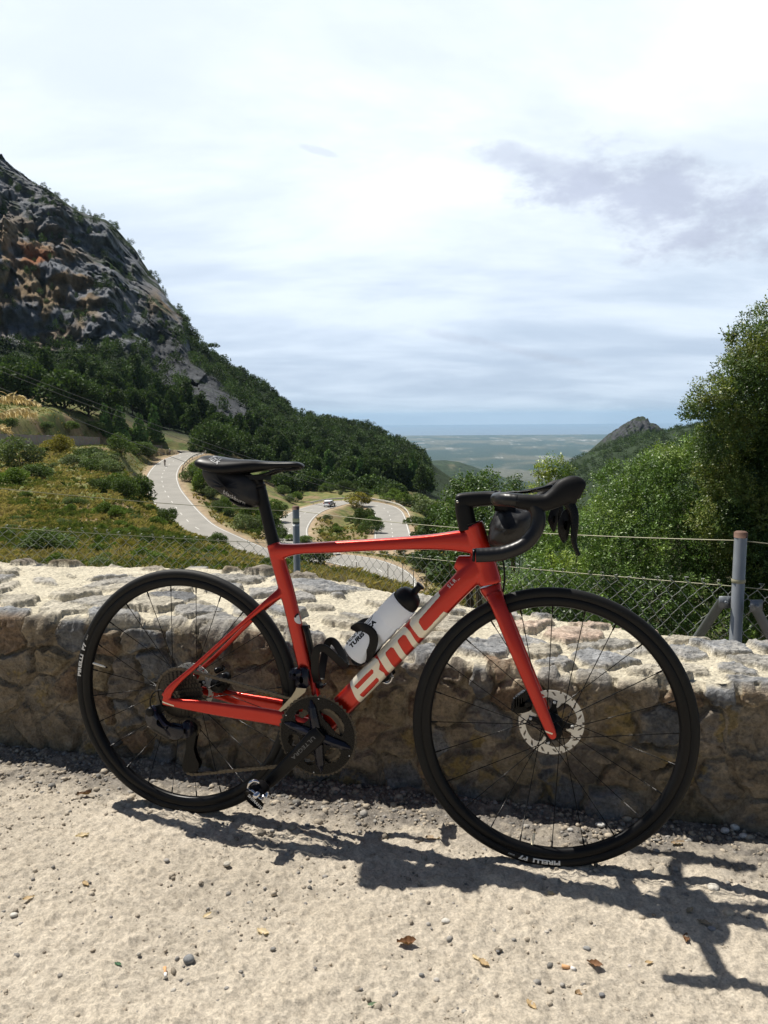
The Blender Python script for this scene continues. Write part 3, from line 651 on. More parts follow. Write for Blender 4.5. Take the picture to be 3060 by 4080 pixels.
def ico(sub=1):
    bm = bmesh.new(); bmesh.ops.create_icosphere(bm, subdivisions=sub, radius=1); v = np.array([x.co[:] for x in bm.verts]); f = np.array([[x.index for x in y.verts] for y in bm.faces]); bm.free(); return v, f
ICO1, ICO2, ICO3 = ico(1), ico(2), ico(3)
MAT_STONE = None
def stone_mat():
    mm = M('pebble'); a = mm.attr(); nz = mm.noise(150, 5, .6); k = mm.rng(nz, .25, .75, .75, 1.25)
    mm.set(base=mm.mix(1.0, a, mm.n('ShaderNodeCombineXYZ', {0: k, 1: k, 2: k}).outputs[0], 'MULTIPLY'), rough=.85, spec=.25); mm.bump(nz, .6, .003); return mm.m
MAT_STONE = stone_mat()
def gravel():
    q = np.random.default_rng(21); Vs, Fs, Cs = [], [], []; o = 0
    def put(x, y, r):
        nonlocal o
        v, f = ICO1; s = r * q.uniform(.65, 1.25, 3) * (1, 1, .72)
        k = 1 + .22 * (vnoise(v * 1.7 + q.uniform(0, 90), 5) - .5)[:, None] * 2
        a = q.uniform(0, 6.28); ca, sa = math.cos(a), math.sin(a); p = v * k * s; p = np.stack([p[:, 0] * ca - p[:, 1] * sa, p[:, 0] * sa + p[:, 1] * ca, p[:, 2]], 1) + (x, y, r * .25)
        c = np.array([.26, .245, .22]) if q.random() < .3 else np.array([.36, .31, .24])
        c = c * q.uniform(.6, 1.35); Vs.append(p); Fs.append(f + o); Cs.append(np.tile(c, (len(p), 1))); o += len(p)
    n = 0
    while n < 5200:      # banked up along the foot of the wall
        s = q.uniform(-.5, 3.0); d = abs(q.normal()) * .14
        if d > .5: continue
        p = WP + WD * s - WN * d; put(p[0], p[1], min(.014, max(.0022, q.lognormal(math.log(.0042), .45)))); n += 1
    for _ in range(9500):
        x, y = q.uniform(-1.4, 1.3), q.uniform(1.0, 2.5)
        if (np.array([x, y]) - WP) @ WN > -.05: continue
        if fbm(np.array([[x * 2.2, y * 2.2, 0]]), 3, 77)[0] < q.uniform(.05, .62): continue
        put(x, y, min(.009, max(.0015, q.lognormal(math.log(.0022), .55))))
    return tag(link('gravel', mesh_np('gravel', np.concatenate(Vs), np.concatenate(Fs), True, np.concatenate(Cs)), MAT_STONE), kind='stuff')
gravel()

# loose stones big enough to pick out: (x, y, width in view px, tone, label)
PEB = [(408,2076,26,(.22,.225,.225),'largest smooth grey pebble on the sunlit dirt left of the bottom middle'),
 (30,1978,17,(.6,.57,.5),'pale flat chip of stone near the left edge of the dirt'),
 (360,1860,13,(.33,.31,.28),'grey pebble with a pale top in front of the rear wheel shadow'),
 (490,1868,17,(.5,.46,.38),'cream pebble on the sunlit dirt below the left half of the shadow'),
 (963,1992,20,(.55,.52,.46),'pale pebble with a dark underside below the middle of the shadow'),
 (375,2142,15,(.45,.42,.36),'sandy round pebble near the bottom edge below the large grey pebble'),
 (943,2119,15,(.5,.47,.42),'pale pebble lying right of a small dark one near the bottom'),
 (910,2108,13,(.24,.235,.22),'small dark grey pebble close to a pale one near the bottom'),
 (1268,2051,17,(.27,.27,.26),'grey pebble standing alone right of the tan leaf near the cigarette butt'),
 (1300,2150,15,(.2,.2,.2),'dark pebble near the bottom right below the curled brown leaf'),
 (1541,1922,26,(.62,.58,.5),'pale angular stone in the edge of the handlebar shadow'),
 (1575,1976,26,(.52,.44,.33),'tan broken stone between the bars of shadow at the right edge'),
 (1538,2008,18,(.27,.27,.28),'grey flat stone in the handlebar shadow right of the leaves'),
 (1297,1784,22,(.62,.6,.55),'smooth white oval stone seen through the front wheel'),
 (1566,1797,20,(.55,.53,.5),'leftmost of the pale stones heaped at the wall foot by the right edge'),
 (1588,1790,22,(.6,.58,.54),'upper pale stone of the heap at the wall foot by the right edge'),
 (1606,1808,20,(.57,.55,.52),'rightmost pale stone of the heap at the wall foot by the right edge'),
 (1232,1795,14,(.5,.48,.44),'small pale stone just above the front tyre where it meets the ground'),
 (660,1953,9,(.2,.19,.18),'small dark pebble below the shadow of the saddle'),(240,1982,9,(.2,.19,.18),'small dark pebble on the open dirt left of the dark shadow pebble pair'),(130,2109,12,(.25,.23,.2),'small brown pebble in the lower left corner of the dirt'),(680,2093,11,(.22,.21,.2),'small dark pebble right of the large smooth grey one'),(1075,2056,9,(.2,.19,.18),'dark pebble between the torn brown leaf and the tan leaf'),
 (520,2101,11,(.28,.26,.23),'small grey pebble between the straw leaf and the bottom edge'),(590,2051,13,(.24,.23,.21),'grey pebble right of the broad straw coloured leaf'),(490,2136,13,(.27,.26,.24),'dark pebble directly below the broad straw coloured leaf'),(1180,2014,11,(.5,.46,.4),'small pale pebble above the cigarette butt'),(452,2015,11,(.25,.24,.22),'small grey pebble above the large smooth grey pebble'),(300,2063,11,(.3,.28,.24),'faint brown pebble left of the large smooth grey pebble'),(780,2138,9,(.22,.21,.2),'small dark pebble close to the green leaf at the bottom'),(1360,2088,9,(.5,.45,.4),'small pale pebble right of the brown leaf near the cigarette butt')]
def pebble(x, y, w, col, lab, i):
    p = on_z(x, y, .003); r = w * 1.84449 / FPX * p[1] / 2; q = np.random.default_rng(400 + i)
    v, f = ICO3; k = 1 + .42 * (fbm(v * 1.1 + q.uniform(0, 50), 3, 7) - .5)[:, None]
    s = np.array([1.0, q.uniform(.7, .95), q.uniform(.5, .7)]) * r
    a = q.uniform(-.4, .4); p3 = v * k * s; p3 = np.stack([p3[:, 0] * math.cos(a) - p3[:, 1] * math.sin(a), p3[:, 0] * math.sin(a) + p3[:, 1] * math.cos(a), p3[:, 2]], 1)
    c = np.array(col) * (.75 + .5 * fbm(v * 3 + i, 3, 9))[:, None]
    o = link('pebble', mesh_np('pebble', p3, f, True, c), MAT_STONE); o.location = (p[0], p[1], .003 + s[2] * .55)
    tag(o, lab, 'pebble', 'loose pebbles on the dirt')
for i, e in enumerate(PEB): pebble(*e, i)

# dry leaves: (x, y, length px, colour, turn, curl, label)
BRN, TAN, PAL = (.19, .095, .045), (.42, .30, .16), (.55, .44, .27)
LEAF = [(182,1718,30,(.16,.09,.05),20,1.0,'dark curled leaf in front of the rear wheel at the shadow edge'),(878,2040,46,BRN,8,1.0,'large torn reddish brown leaf in the middle of the lower dirt'),
 (568,2014,36,PAL,-30,.35,'broad straw coloured leaf below the left half of the shadow'),(178,1806,30,PAL,25,.5,'straw coloured leaf left of the rear wheel shadow tip'),(62,1941,26,TAN,30,.4,'tan leaf near the left edge of the picture'),
 (185,1910,24,TAN,-40,.4,'tan leaf on the dirt between the left edge and the shadow'),(448,1978,24,PAL,50,.4,'narrow pale leaf left of the straw coloured one'),(1148,2172,34,TAN,-60,.4,'tan leaf nearest to the bottom edge of the picture'),
 (1285,2086,38,BRN,-25,.8,'brown leaf right of the cigarette butt'),(1045,2081,34,TAN,-50,.4,'tan leaf lying across from the large torn brown one'),(1482,2028,30,BRN,70,.7,'brown leaf inside the handlebar shadow'),
 (1255,2146,32,(.3,.2,.11),15,.6,'curled brown leaf near the bottom right'),(1028,2070,22,PAL,-50,.4,'small pale leaf beside a tan one right of the middle'),(1465,1823,34,(.33,.24,.15),5,.5,'grey brown leaf at the right of the front wheel'),
 (1520,1995,30,(.33,.26,.18),-30,.6,'dull leaf fragment among stones in the handlebar shadow'),(1490,1968,26,(.36,.29,.2),40,.6,'pale leaf fragment on the upper edge of the handlebar shadow'),(1402,2080,20,TAN,0,.4,'short tan leaf left of the handlebar shadow stem'),
 (935,1812,34,(.4,.3,.2),-8,.4,'tan leaf in the strip of light beneath the chainrings'),(1195,1930,26,PAL,0,.3,'pale leaf below the front wheel shadow'),(805,2171,24,(.12,.17,.10),10,.4,'small green leaf near the bottom edge'),(255,2084,20,(.05,.12,.06),-20,.5,'dark green leaf fragment in the lower left')]
def dry_leaf(x, y, w, col, turn, curl, lab, i):
    p = on_z(x, y, .004); L = w * 1.84449 / FPX * p[1]; q = np.random.default_rng(700 + i)
    n, m_ = 15, 9; u = np.linspace(0, 1, n); v = np.linspace(-1, 1, m_); U, Vv = np.meshgrid(u, v, indexing='ij')
    wd = .24 * L * np.sin(np.pi * np.clip(U, .02, .99) ** .85) ** .8 * (1 + .18 * np.sin(U * 23 + i)); X = (U - .5) * L; Yy = Vv * wd
    Zz = curl * L * (.16 * Vv ** 2 + .16 * (U - .5) ** 2 + .07 * np.sin(U * 7 + Vv * 2 + i)) + .03 * L * np.abs(Vv) * np.sin(U * 30)
    a = R(turn); P = np.stack([X * math.cos(a) - Yy * math.sin(a), X * math.sin(a) + Yy * math.cos(a), Zz - Zz.min() + .001], -1).reshape(-1, 3)
    c = np.array(col) * (.7 + .6 * fbm(P / L * 5 + i, 3, 3))[:, None]; c = np.where(np.abs(Vv).ravel()[:, None] < .1, c * 1.25, c)
    o = link('dry_leaf', mesh_np('dry_leaf', P, grid_faces(n, m_), True, c), MAT_DRYLEAF); o.location = (p[0], p[1], .004)
    tag(o, lab, 'leaf', 'dry leaves on the dirt')
MAT_DRYLEAF = leaf_mat('dry_leaf', (1, 1, 1), .15, .7)
for i, e in enumerate(LEAF): dry_leaf(*e, i)
# cigarette butts
def butt(x, y, turn, lab, crushed=0):
    p = on_z(x, y, .005); e = empty('cigarette_butt', (p[0], p[1], .006), R(turn)); tag(e, lab, 'cigarette butt')
    k = 1 - .4 * crushed
    link('filter', mesh_np('filter', *lathe([(.0001, -.013), (.0036, -.013), (.0037 * k, -.004), (.0036, .004), (.0001, .004)], 12, 'x')), plain('cork_paper', (.62, .34, .16), .8, var=.2, scale=400), e)
    link('paper', mesh_np('paper', *lathe([(.0001, .0041), (.0036, .0041), (.0038 * k, .009), (.0033, .014), (.0001, .014)], 12, 'x')), plain('white_paper', (.75, .72, .66), .8, var=.1, scale=300), e)
butt(1228, 2091, -22, 'white and orange cigarette butt lying right of the middle'); butt(357, 2101, -70, 'crushed orange cigarette butt above the bottom left', 1)
# ------------------------------------------------------------------ trees and shrubs
MAT_BARK = plain('tree_bark', (.11, .085, .065), .95, var=.4, scale=6)
MAT_CROWN = leaf_mat('crown_leaves', (1.4, 1.45, 1.3), .18, .8)
MAT_LEAF = leaf_mat('glossy_leaves', (1.45, 1.5, 1.45), .22, .42)
def quads_at(P, D, U, L, W):
    """little leaf blades: position, direction, side, length, width -> rhombus faces"""
    a = P - D * (L * .5)[:, None]; b = P + D * (L * .5)[:, None]; s = U * (W * .5)[:, None]; mid = P + D * (L * .04)[:, None]
    V = np.stack([a, mid + s, b, mid - s], 1).reshape(-1, 3)
    return V, np.arange(len(P) * 4).reshape(-1, 4)
def unit(v): return v / (np.linalg.norm(v, axis=-1, keepdims=True) + 1e-9)
def crown_mesh(name, kind, seed, n=1500, leaf=.30, base=(.055, .085, .026)):
    """a unit-height crown standing on z=0: lobes of leaf sprays with gaps between them"""
    q = np.random.default_rng(seed)
    lobes = []
    if kind == 'oak':
        for i in range(17):
            d = unit(q.normal(size=3)); d[2] = abs(d[2]) * .9 - .22
            c = np.array([d[0] * .30, d[1] * .30, .56 + d[2] * .36]); lobes.append((c, q.uniform(.15, .235), .85))
        lobes.append((np.array([0, 0, .52]), .30, .9))
    elif kind == 'pine':
        for i in range(16):
            h = .28 + .68 * (i / 15) ** .9; rr = .27 * (1.08 - h) ** .75 + .015; a = i * 2.4 + q.uniform(-.5, .5)
            lobes.append((np.array([math.cos(a) * rr, math.sin(a) * rr, h + q.normal() * .03]), .085 + .12 * (1.05 - h), .75))
        lobes.append((np.array([0, 0, .55]), .16, 1.7))
    elif kind == 'umbrella':
        for i in range(11):
            a = i * 2.4; r = .30 * math.sqrt(i / 11); lobes.append((np.array([math.cos(a) * r, math.sin(a) * r, .80 + q.normal() * .02 - r * .14]), .14, .6))
    elif kind == 'cone':
        for i in range(15):
            h = .08 + .9 * (i / 14); rr = .15 * (1.06 - h) ** .6; a = i * 2.4
            lobes.append((np.array([math.cos(a) * rr, math.sin(a) * rr, h]), .05 + .13 * (1.05 - h), 1.2))
    else:  # shrub
        for i in range(13):
            d = unit(q.normal(size=3)); lobes.append((np.array([d[0] * .34, d[1] * .34, .40 + abs(d[2]) * .36 - .1]), q.uniform(.15, .25), .9))
        lobes.append((np.array([0, 0, .35]), .34, .9))
    w = np.array([l[1] ** 2 for l in lobes]); k = q.choice(len(lobes), n, p=w / w.sum())
    c = np.array([l[0] for l in lobes])[k]; r = np.array([l[1] for l in lobes])[k]; fl = np.array([l[2] for l in lobes])[k]
    d = unit(q.normal(size=(n, 3))); rad = r * q.uniform(.55, 1.08, n) ** .6
    P = c + d * rad[:, None] * np.stack([np.ones(n), np.ones(n), fl], 1)
    P[:, 2] = np.maximum(P[:, 2], .02)
    dirn = unit(d * .8 + q.normal(size=(n, 3)) * .8 + (0, 0, .3)); side = unit(np.cross(dirn, q.normal(size=(n, 3))))
    L = leaf * q.uniform(.5, 1.1, n) * .29; W = L * q.uniform(.45, .8, n)
    V, F = quads_at(P, dirn, side, L, W)
    tone = np.repeat((.55 + .9 * q.random(len(lobes)))[k] * q.uniform(.7, 1.3, n), 4)[:, None]
    yel = np.repeat(q.random(n) < .12, 4)[:, None]
    col = np.array(base) * tone * np.where(yel, (1.35, 1.2, .9), 1)
    return mesh_np(name, V, F, False, np.clip(col, .004, 1))
def trunk_mesh(kind, seed):
    q = np.random.default_rng(seed); parts = []
    hgt = {'oak': .5, 'pine': .85, 'umbrella': .78, 'cone': .5, 'shrub': .3}[kind]; r0 = {'oak': .034, 'pine': .02, 'umbrella': .022, 'cone': .015, 'shrub': .02}[kind]
    z = np.linspace(-.06, hgt, 7); b = np.stack([np.cumsum(q.normal(size=7) * .012), np.cumsum(q.normal(size=7) * .012), z], 1)
    parts.append(tube(b, np.linspace(r0, r0 * .4, 7), 7))
    for i in range(6 if kind != 'cone' else 2):
        j = 2 + i % 4; a = i * 2.4; e = b[j] + np.array([math.cos(a) * .25, math.sin(a) * .25, .16])
        parts.append(tube(np.linspace(b[j], e, 4) + np.array([[0, 0, 0], [0, 0, .015], [0, 0, .02], [0, 0, 0]]), np.linspace(r0 * .5, r0 * .14, 4), 5))
    return mesh_np(kind + '_trunk', *join(parts), True)
KINDS = {}
def kit(key, kind, n, leaf, base, cnt=3):
    KINDS[key] = [(crown_mesh(key + '_crown', kind, 900 + 37 * i + len(key), n, leaf, base), trunk_mesh(kind, 50 + i)) for i in range(cnt)]
    for c, t in KINDS[key]: c.materials.append(MAT_CROWN); t.materials.append(MAT_BARK)
kit('oak_near', 'oak', 8500, .16, (.050, .080, .026)); kit('oak', 'oak', 3000, .28, (.048, .076, .026)); kit('pine', 'pine', 2400, .27, (.042, .066, .024)); kit('green_conifer', 'cone', 3400, .25, (.072, .125, .045))
kit('umbrella_pine', 'umbrella', 900, .24, (.045, .065, .026), 2); kit('shrub', 'shrub', 4000, .22, (.060, .088, .028)); kit('pale_shrub', 'shrub', 3400, .22, (.10, .125, .062), 2); kit('yellow_shrub', 'shrub', 3600, .22, (.16, .14, .03), 2); kit('bright_shrub', 'shrub', 3600, .24, (.085, .125, .026), 2)
_cnt = 0
def plant(key, name, X, Y, h, w=None, lab=None, cat='tree', group=None, sink=.03, z=None):
    global _cnt
    c, t = KINDS[key][_cnt % len(KINDS[key])]; _cnt += 1
    q = np.random.default_rng(1000 + _cnt)
    zz = ground_z(X, Y) if z is None else z
    e = empty(name, (X, Y, zz - sink * h), q.uniform(0, 6.28)); w = w or h * q.uniform(.85, 1.15); e.scale = (w, w, h)
    tag(e, lab, cat, group)
    for nm, me in (('crown', c), ('trunk', t)):
        o = bpy.data.objects.new(nm, me); C.objects.link(o); o.parent = e
    return e
def plant_at(key, name, x, y, Y, h, w=None, lab=None, cat='tree', group=None):
    """where the line of sight to (x, y) meets the ground near distance Y"""
    d = ray(x, y); s0 = EYE + d * 9; hit = BV_T.ray_cast(Vector(s0), Vector(d))
    P = np.array(hit[0]) if hit[0] is not None and hit[0].y < 400 else at(x, y, Y); k = P[1] / Y; k = min(max(k, .55), 1.6)
    return plant(key, name, P[0], P[1], h * k, (w or h) * k, lab, cat, group)
def vh(px, Y): return px * 1.84449 / FPX * Y     # view px at a distance -> metres
# trees one can pick out: (kit, x of trunk, view row of the top, distance, height, width, label)
for a in [('oak', 20, 782, 200, 14, 15, 'holm oak at the left edge above the grassy terrace'), ('oak', 66, 776, 205, 13, 12, 'second holm oak from the left edge above the terrace'),
          ('pine', 103, 747, 232, 15, 11, 'tall pointed pine rising behind the oaks left of the bends'), ('oak', 140, 795, 205, 14, 17, 'broad holm oak with a visible trunk behind the terrace'),
          ('oak', 192, 818, 213, 12, 13, 'rounded oak right of the broad oak above the terrace'), ('oak', 238, 828, 222, 13, 13, 'oak behind the green conifers at the end of the terrace'),
          ('green_conifer', 226, 873, 205, 9.0, 7.5, 'small bright conifer at the right end of the grassy terrace'), ('green_conifer', 258, 868, 208, 10.0, 9.5, 'bushy green conifer behind the retaining wall'), ('green_conifer', 300, 878, 213, 9.5, 9.5, 'green conifer just left of the upper road bend'), ('green_conifer', 332, 868, 221, 10.5, 9, 'tallest green conifer behind the low wall of the upper bend'),
          ('pine', 300, 768, 285, 19, 11, 'slim pine standing below the cliff foot'), ('pine', 268, 795, 275, 16, 10, 'pine left of the slim one below the cliff foot'), ('pine', 342, 812, 268, 17, 11, 'pine above the upper road bend'), ('pine', 402, 822, 262, 18, 12, 'tall pine above the guardrail of the upper bend'), ('pine', 372, 838, 255, 14, 10, 'shorter pine left of the tall one above the bend'),
          ('oak_near', 468, 896, 222, 17, 19, 'large dark round oak right of the upper road bend'), ('oak', 524, 930, 235, 11, 11, 'oak at the right foot of the large round oak'), ('pine', 506, 905, 252, 14, 10, 'pine behind the large round oak'), ('oak', 560, 958, 226, 9, 11, 'low oak behind the saddle'),
          ('oak', 640, 960, 245, 15, 13, 'oak behind the saddle nose'), ('oak', 690, 985, 240, 12, 13, 'oak on the slope above the hairpin car'), ('oak', 735, 1010, 222, 11, 12, 'oak behind the guardrail left of the yellow bush'), ('oak', 660, 1010, 215, 10, 12, 'oak on the bank left of the white car'), ('oak', 610, 1020, 205, 9, 12, 'oak over the bank behind the seat post'), ('oak', 800, 1022, 218, 11, 13, 'oak behind the guardrail right of the yellow bush'), ('oak', 840, 1035, 212, 10, 12, 'oak behind the right bend of the guardrail'),
          ('pale_shrub', 895, 1052, 185, 8, 11, 'pale olive tree right of the hairpin guardrail'), ('pale_shrub', 925, 1068, 172, 7, 10, 'second pale olive tree right of the hairpin guardrail'), ('shrub', 893, 1105, 150, 4.6, 5.5, 'dark bush at the end of the hairpin guardrail'),
          ('umbrella_pine', 463, 736, 446, 11, 11, 'lone umbrella pine standing out on the skyline of the mountain shoulder')]:
    k, x, yt, Y, h, w, lab = a
    P = at(x, 900, Y); zt = EYE[2] + ray(x, yt)[2] * Y
    plant(k, {'oak': 'oak_tree', 'oak_near': 'oak_tree', 'pine': 'pine_tree', 'green_conifer': 'conifer_tree', 'umbrella_pine': 'umbrella_pine', 'pale_shrub': 'olive_tree', 'shrub': 'shrub'}[k], P[0], P[1], h, w, lab, 'tree', z=min(zt - h * .97, ground_z(P[0], P[1])) if k != 'umbrella_pine' else ground_z(P[0], P[1]))
# shrubs on the hillside in front: (kit, x, base row, distance, height m, width m, label)
for a in [('pale_shrub', 45, 1010, 88, 4.6, 5.2, 'large grey green shrub below the upper road at the left edge'), ('yellow_shrub', 130, 982, 122, 4.2, 5.0, 'round yellow green bush in front of the retaining wall'),
          ('shrub', 300, 1092, 84, 4.3, 4.2, 'tall dark bush overhanging the left side of the road'), ('shrub', 272, 1078, 86, 3.4, 3.6, 'dark bush left of the tall one beside the road'), ('bright_shrub', 245, 1060, 90, 2.6, 3.4, 'lighter bush up slope from the dark roadside bush'),
          ('shrub', 262, 985, 160, 6.0, 6.5, 'dark oak bush hanging over the upper road'), ('shrub', 300, 985, 170, 4.2, 6.5, 'round bush on the inside of the upper bend'), ('shrub', 322, 985, 182, 3.2, 5.5, 'low bush at the tip of the inside of the upper bend'), ('pale_shrub', 225, 1005, 130, 3.0, 5.0, 'scrubby bush above the roadside bank'), ('shrub', 205, 1020, 118, 2.8, 4.5, 'green scrub on the middle of the left slope'), ('pale_shrub', 240, 1025, 110, 3.0, 4.2, 'grey green scrub below the oak bush'),
          ('shrub', 105, 1195, 24, 1.0, 1.9, 'dark clump behind the fence above the left end of the wall'), ('shrub', 60, 1195, 27, .5, 1.2, 'low dark clump at the left edge above the wall'),
          ('shrub', 362, 1136, 64, 2.0, 1.9, 'spindly dark bush against the road below the fence wire'), ('bright_shrub', 340, 1140, 62, 1.2, 1.6, 'small green bush at the roadside left of the spindly one'), ('shrub', 470, 1178, 52, 1.2, 1.4, 'thin bush in front of the road left of the seat post'), ('shrub', 450, 1182, 52, .8, 1.2, 'low green bush left of the thin one'),
          ('bright_shrub', 440, 1068, 152, 6.6, 5.6, 'bright bush beyond the road left of the saddle bag'), ('shrub', 412, 1040, 170, 4.0, 4.6, 'bush behind the crash barrier of the straight'), ('bright_shrub', 432, 1025, 176, 4.2, 5.5, 'bush below the saddle rear'), ('shrub', 462, 1075, 150, 4.6, 5.2, 'bush under the saddle bag'), ('pale_shrub', 500, 1095, 142, 3.6, 4.6, 'grey bush beyond the road under the saddle bag'), ('bright_shrub', 545, 1130, 128, 4.6, 4.8, 'bush left of the seat post beyond the road'), ('shrub', 575, 1160, 117, 5.0, 5.0, 'dense bush around the seat post'), ('pale_shrub', 530, 1150, 122, 4.0, 4.2, 'grey green bush at the roadside left of the seat post'), ('shrub', 598, 1175, 112, 3.4, 3.6, 'bush right of the seat post above the road'), ('bright_shrub', 590, 1130, 128, 5.0, 5.0, 'tall bush behind the seat post'),
          ('yellow_shrub', 773, 1095, 170, 4.4, 6.0, 'reddish yellow bush on the inside of the hairpin'), ('shrub', 790, 1140, 150, 5.4, 5.0, 'upright green bush at the right of the hairpin island'), ('shrub', 803, 1152, 143, 4.2, 4.6, 'round green bush on the right edge of the hairpin island'), ('shrub', 760, 1130, 152, 2.0, 3.0, 'low bush in the middle of the hairpin island'), ('bright_shrub', 730, 1150, 142, 1.6, 2.6, 'low green clump on the hairpin island'), ('yellow_shrub', 700, 1160, 140, 1.2, 2.4, 'low yellow clump at the left of the hairpin island'),
          ('shrub', 668, 1222, 88, 3.2, 5.4, 'black shaded bush under the top tube left of the lower road'), ('shrub', 640, 1216, 92, 2.6, 4.6, 'shaded bush behind the left fence post'), ('bright_shrub', 628, 1168, 116, 1.3, 2.6, 'low bush at the road beside the left fence post'), ('bright_shrub', 660, 1172, 114, 1.4, 3.0, 'hedge like bush right of the left fence post'),
          ('shrub', 960, 1190, 118, 3.0, 4.0, 'bush behind the head tube of the bicycle'), ('bright_shrub', 915, 1150, 135, 2.4, 4.0, 'bush above the top tube near the stem'), ('shrub', 940, 1120, 150, 4.0, 5.0, 'bush left of the stem')]:
    k, x, y, Y, h, w, lab = a; plant_at(k, 'shrub', x, y, Y, h, w, lab, 'shrub', 'shrubs on the hillside')
for a in [('bright_shrub', 150, 929, 160, 2.4, 4.0, 'bush on the terrace edge above the round yellow bush'), ('shrub', 205, 931, 180, 3.0, 5.0, 'bush hanging over the middle of the retaining wall'), ('shrub', 240, 934, 185, 3.4, 5.5, 'larger bush hanging over the right part of the retaining wall'), ('bright_shrub', 275, 940, 195, 2.6, 4.5, 'bush at the right end of the retaining wall'), ('shrub', 100, 928, 150, 2.0, 3.6, 'low bush on the terrace edge left of the yellow bush'), ('shrub', 15, 928, 140, 3.0, 4.0, 'dark bush at the left end of the terrace edge'),
          ('shrub', 190, 1000, 130, 3.4, 6.0, 'wide dark scrub below the retaining wall'), ('pale_shrub', 160, 1010, 120, 2.6, 5.0, 'grey green scrub below the yellow bush'), ('shrub', 85, 1035, 80, 2.2, 3.6, 'dark scrub right of the large grey green shrub'), ('bright_shrub', 30, 1050, 75, 2.4, 3.4, 'green bush under the large grey green shrub'), ('bright_shrub', 225, 1115, 55, 1.3, 1.7, 'small green bush in the middle of the dry slope'), ('bright_shrub', 255, 1120, 54, 1.2, 1.5, 'green bush beside the small one in the middle of the dry slope'), ('shrub', 225, 1062, 78, 1.8, 3.2, 'dark low bush on the dry slope left of the roadside bushes')]:
    k, x, y, Y, h, w, lab = a; plant_at(k, 'shrub', x, y, Y, h, w, lab, 'shrub', 'shrubs on the hillside')
# smaller scrub of the slope
q = np.random.default_rng(5); n = 0
SCR = []
while n < 95:
    Y = 14 * (165 / 14) ** q.random(); x = q.uniform(-10, 640); X = at(x, 1000, Y)[0]; g = ground_z(X, Y)
    d, _ = near_road([X], [Y])
    if d[0] < 5.5 or X / Y > -.01 - .0 * Y: continue
    s = .35 + .012 * Y * q.uniform(.5, 1.0)
    plant(q.choice(['shrub', 'bright_shrub', 'pale_shrub', 'yellow_shrub'], p=[.3, .3, .25, .15]), 'shrub', X, Y, min(s, 2.0) * q.uniform(.55, 1), min(s, 2.2) * q.uniform(.9, 1.5), 'low scrubby bush among the dry grass of the slope beyond the fence', 'shrub', 'scrub on the dry grass slope'); n += 1
q = np.random.default_rng(6); n = 0
while n < 80:
    Y = q.uniform(112, 226); X = q.uniform(-.265, .03) * Y; d, _ = near_road([X], [Y])
    isl = (X > -22) and (X < 8) and (Y < 182)
    if d[0] < 5.0 + (1.5 if not isl else 0) or (isl and q.random() < .75): continue
    h = q.uniform(1.2, 4.2) * (.45 if isl else 1)
    plant(q.choice(['shrub', 'bright_shrub', 'pale_shrub', 'oak'], p=[.4, .3, .2, .1]), 'shrub', X, Y, h, h * q.uniform(1, 1.5), 'green bush on the banks between and beyond the road bends', 'shrub', 'bushes on the road banks'); n += 1
# forest: nearest ones as trees, the rest as one wood
q = np.random.default_rng(11); FOR = []
while len(FOR) < 1750:
    Y = math.sqrt(q.uniform(225 ** 2, 535 ** 2)); a = q.uniform(-.56, .06); X = a * Y
    if Y < 245 and a < -.16: continue
    d, _ = near_road([X], [Y])
    if d[0] < 7: continue
    e = .8; sl = (ground_z(X, Y + 2) - ground_z(X, Y - 2)) / 4
    if sl > .85 and q.random() < .93: continue
    z = ground_z(X, Y)
    if z > 34 and a < -.262 and (a < -.258 or sl > .55 or q.random() < .4): continue
    if bare(X, Y, z) and q.random() < .62: continue
    if z > 18 and -.262 <= a < -.185 and sl > .55 and q.random() < .8: continue
    FOR.append((Y, X, z))
FOR.sort()
for i, (Y, X, z) in enumerate(FOR[:215]):
    k = q.choice(['pine', 'oak', 'green_conifer'], p=[.5, .42, .08]); h = q.uniform(7, 12) * (1 if k != 'oak' else .8)
    plant(k, 'pine_tree' if k == 'pine' else 'oak_tree' if k == 'oak' else 'conifer_tree', X, Y, h, h * q.uniform(.7, 1.0), {'pine': 'dark pine among the forest on the slope above the hairpin roads', 'oak': 'rounded oak among the forest on the slope above the hairpin roads', 'green_conifer': 'pointed green conifer among the forest on the slope'}[k], 'tree', 'forest trees on the mountain slope', z=z)
def wood(name, spots, seed, hmin, hmax, leaf, per, tint=1.0, sink=.1):
    q = np.random.default_rng(seed); Vs, Fs, Cs, o = [], [], [], 0
    protos = []
    for kind in ('pine', 'oak', 'pine', 'oak'):
        me = crown_mesh('wood_proto', kind, int(q.integers(1e6)), per, leaf, (.040, .064, .024)); nv = len(me.vertices)
        v = np.empty(nv * 3, np.float32); me.vertices.foreach_get('co', v); c = np.empty(nv * 4, np.float32); me.attributes['col'].data.foreach_get('color', c)
        protos.append((v.reshape(-1, 3), c.reshape(-1, 4)[:, :3])); bpy.data.meshes.remove(me)
    for X, Y, z in spots:
        v, c = protos[q.integers(4)]; h = q.uniform(hmin, hmax); w = h * q.uniform(.75, 1.1); a = q.uniform(0, 6.28)
        p = np.stack([(v[:, 0] * math.cos(a) - v[:, 1] * math.sin(a)) * w, (v[:, 0] * math.sin(a) + v[:, 1] * math.cos(a)) * w, v[:, 2] * h], 1) + (X, Y, z - sink * h)
        Vs.append(p); Cs.append(c * q.uniform(.5, 1.45) * tint); Fs.append(np.arange(len(p)).reshape(-1, 4) + o); o += len(p)
    return tag(link(name, mesh_np(name, np.concatenate(Vs), np.concatenate(Fs), False, np.concatenate(Cs)), MAT_CROWN), kind='stuff')
wood('forest', [(X, Y, z) for Y, X, z in FOR[215:]], 13, 6.5, 11, .34, 330, 1.0, .45)
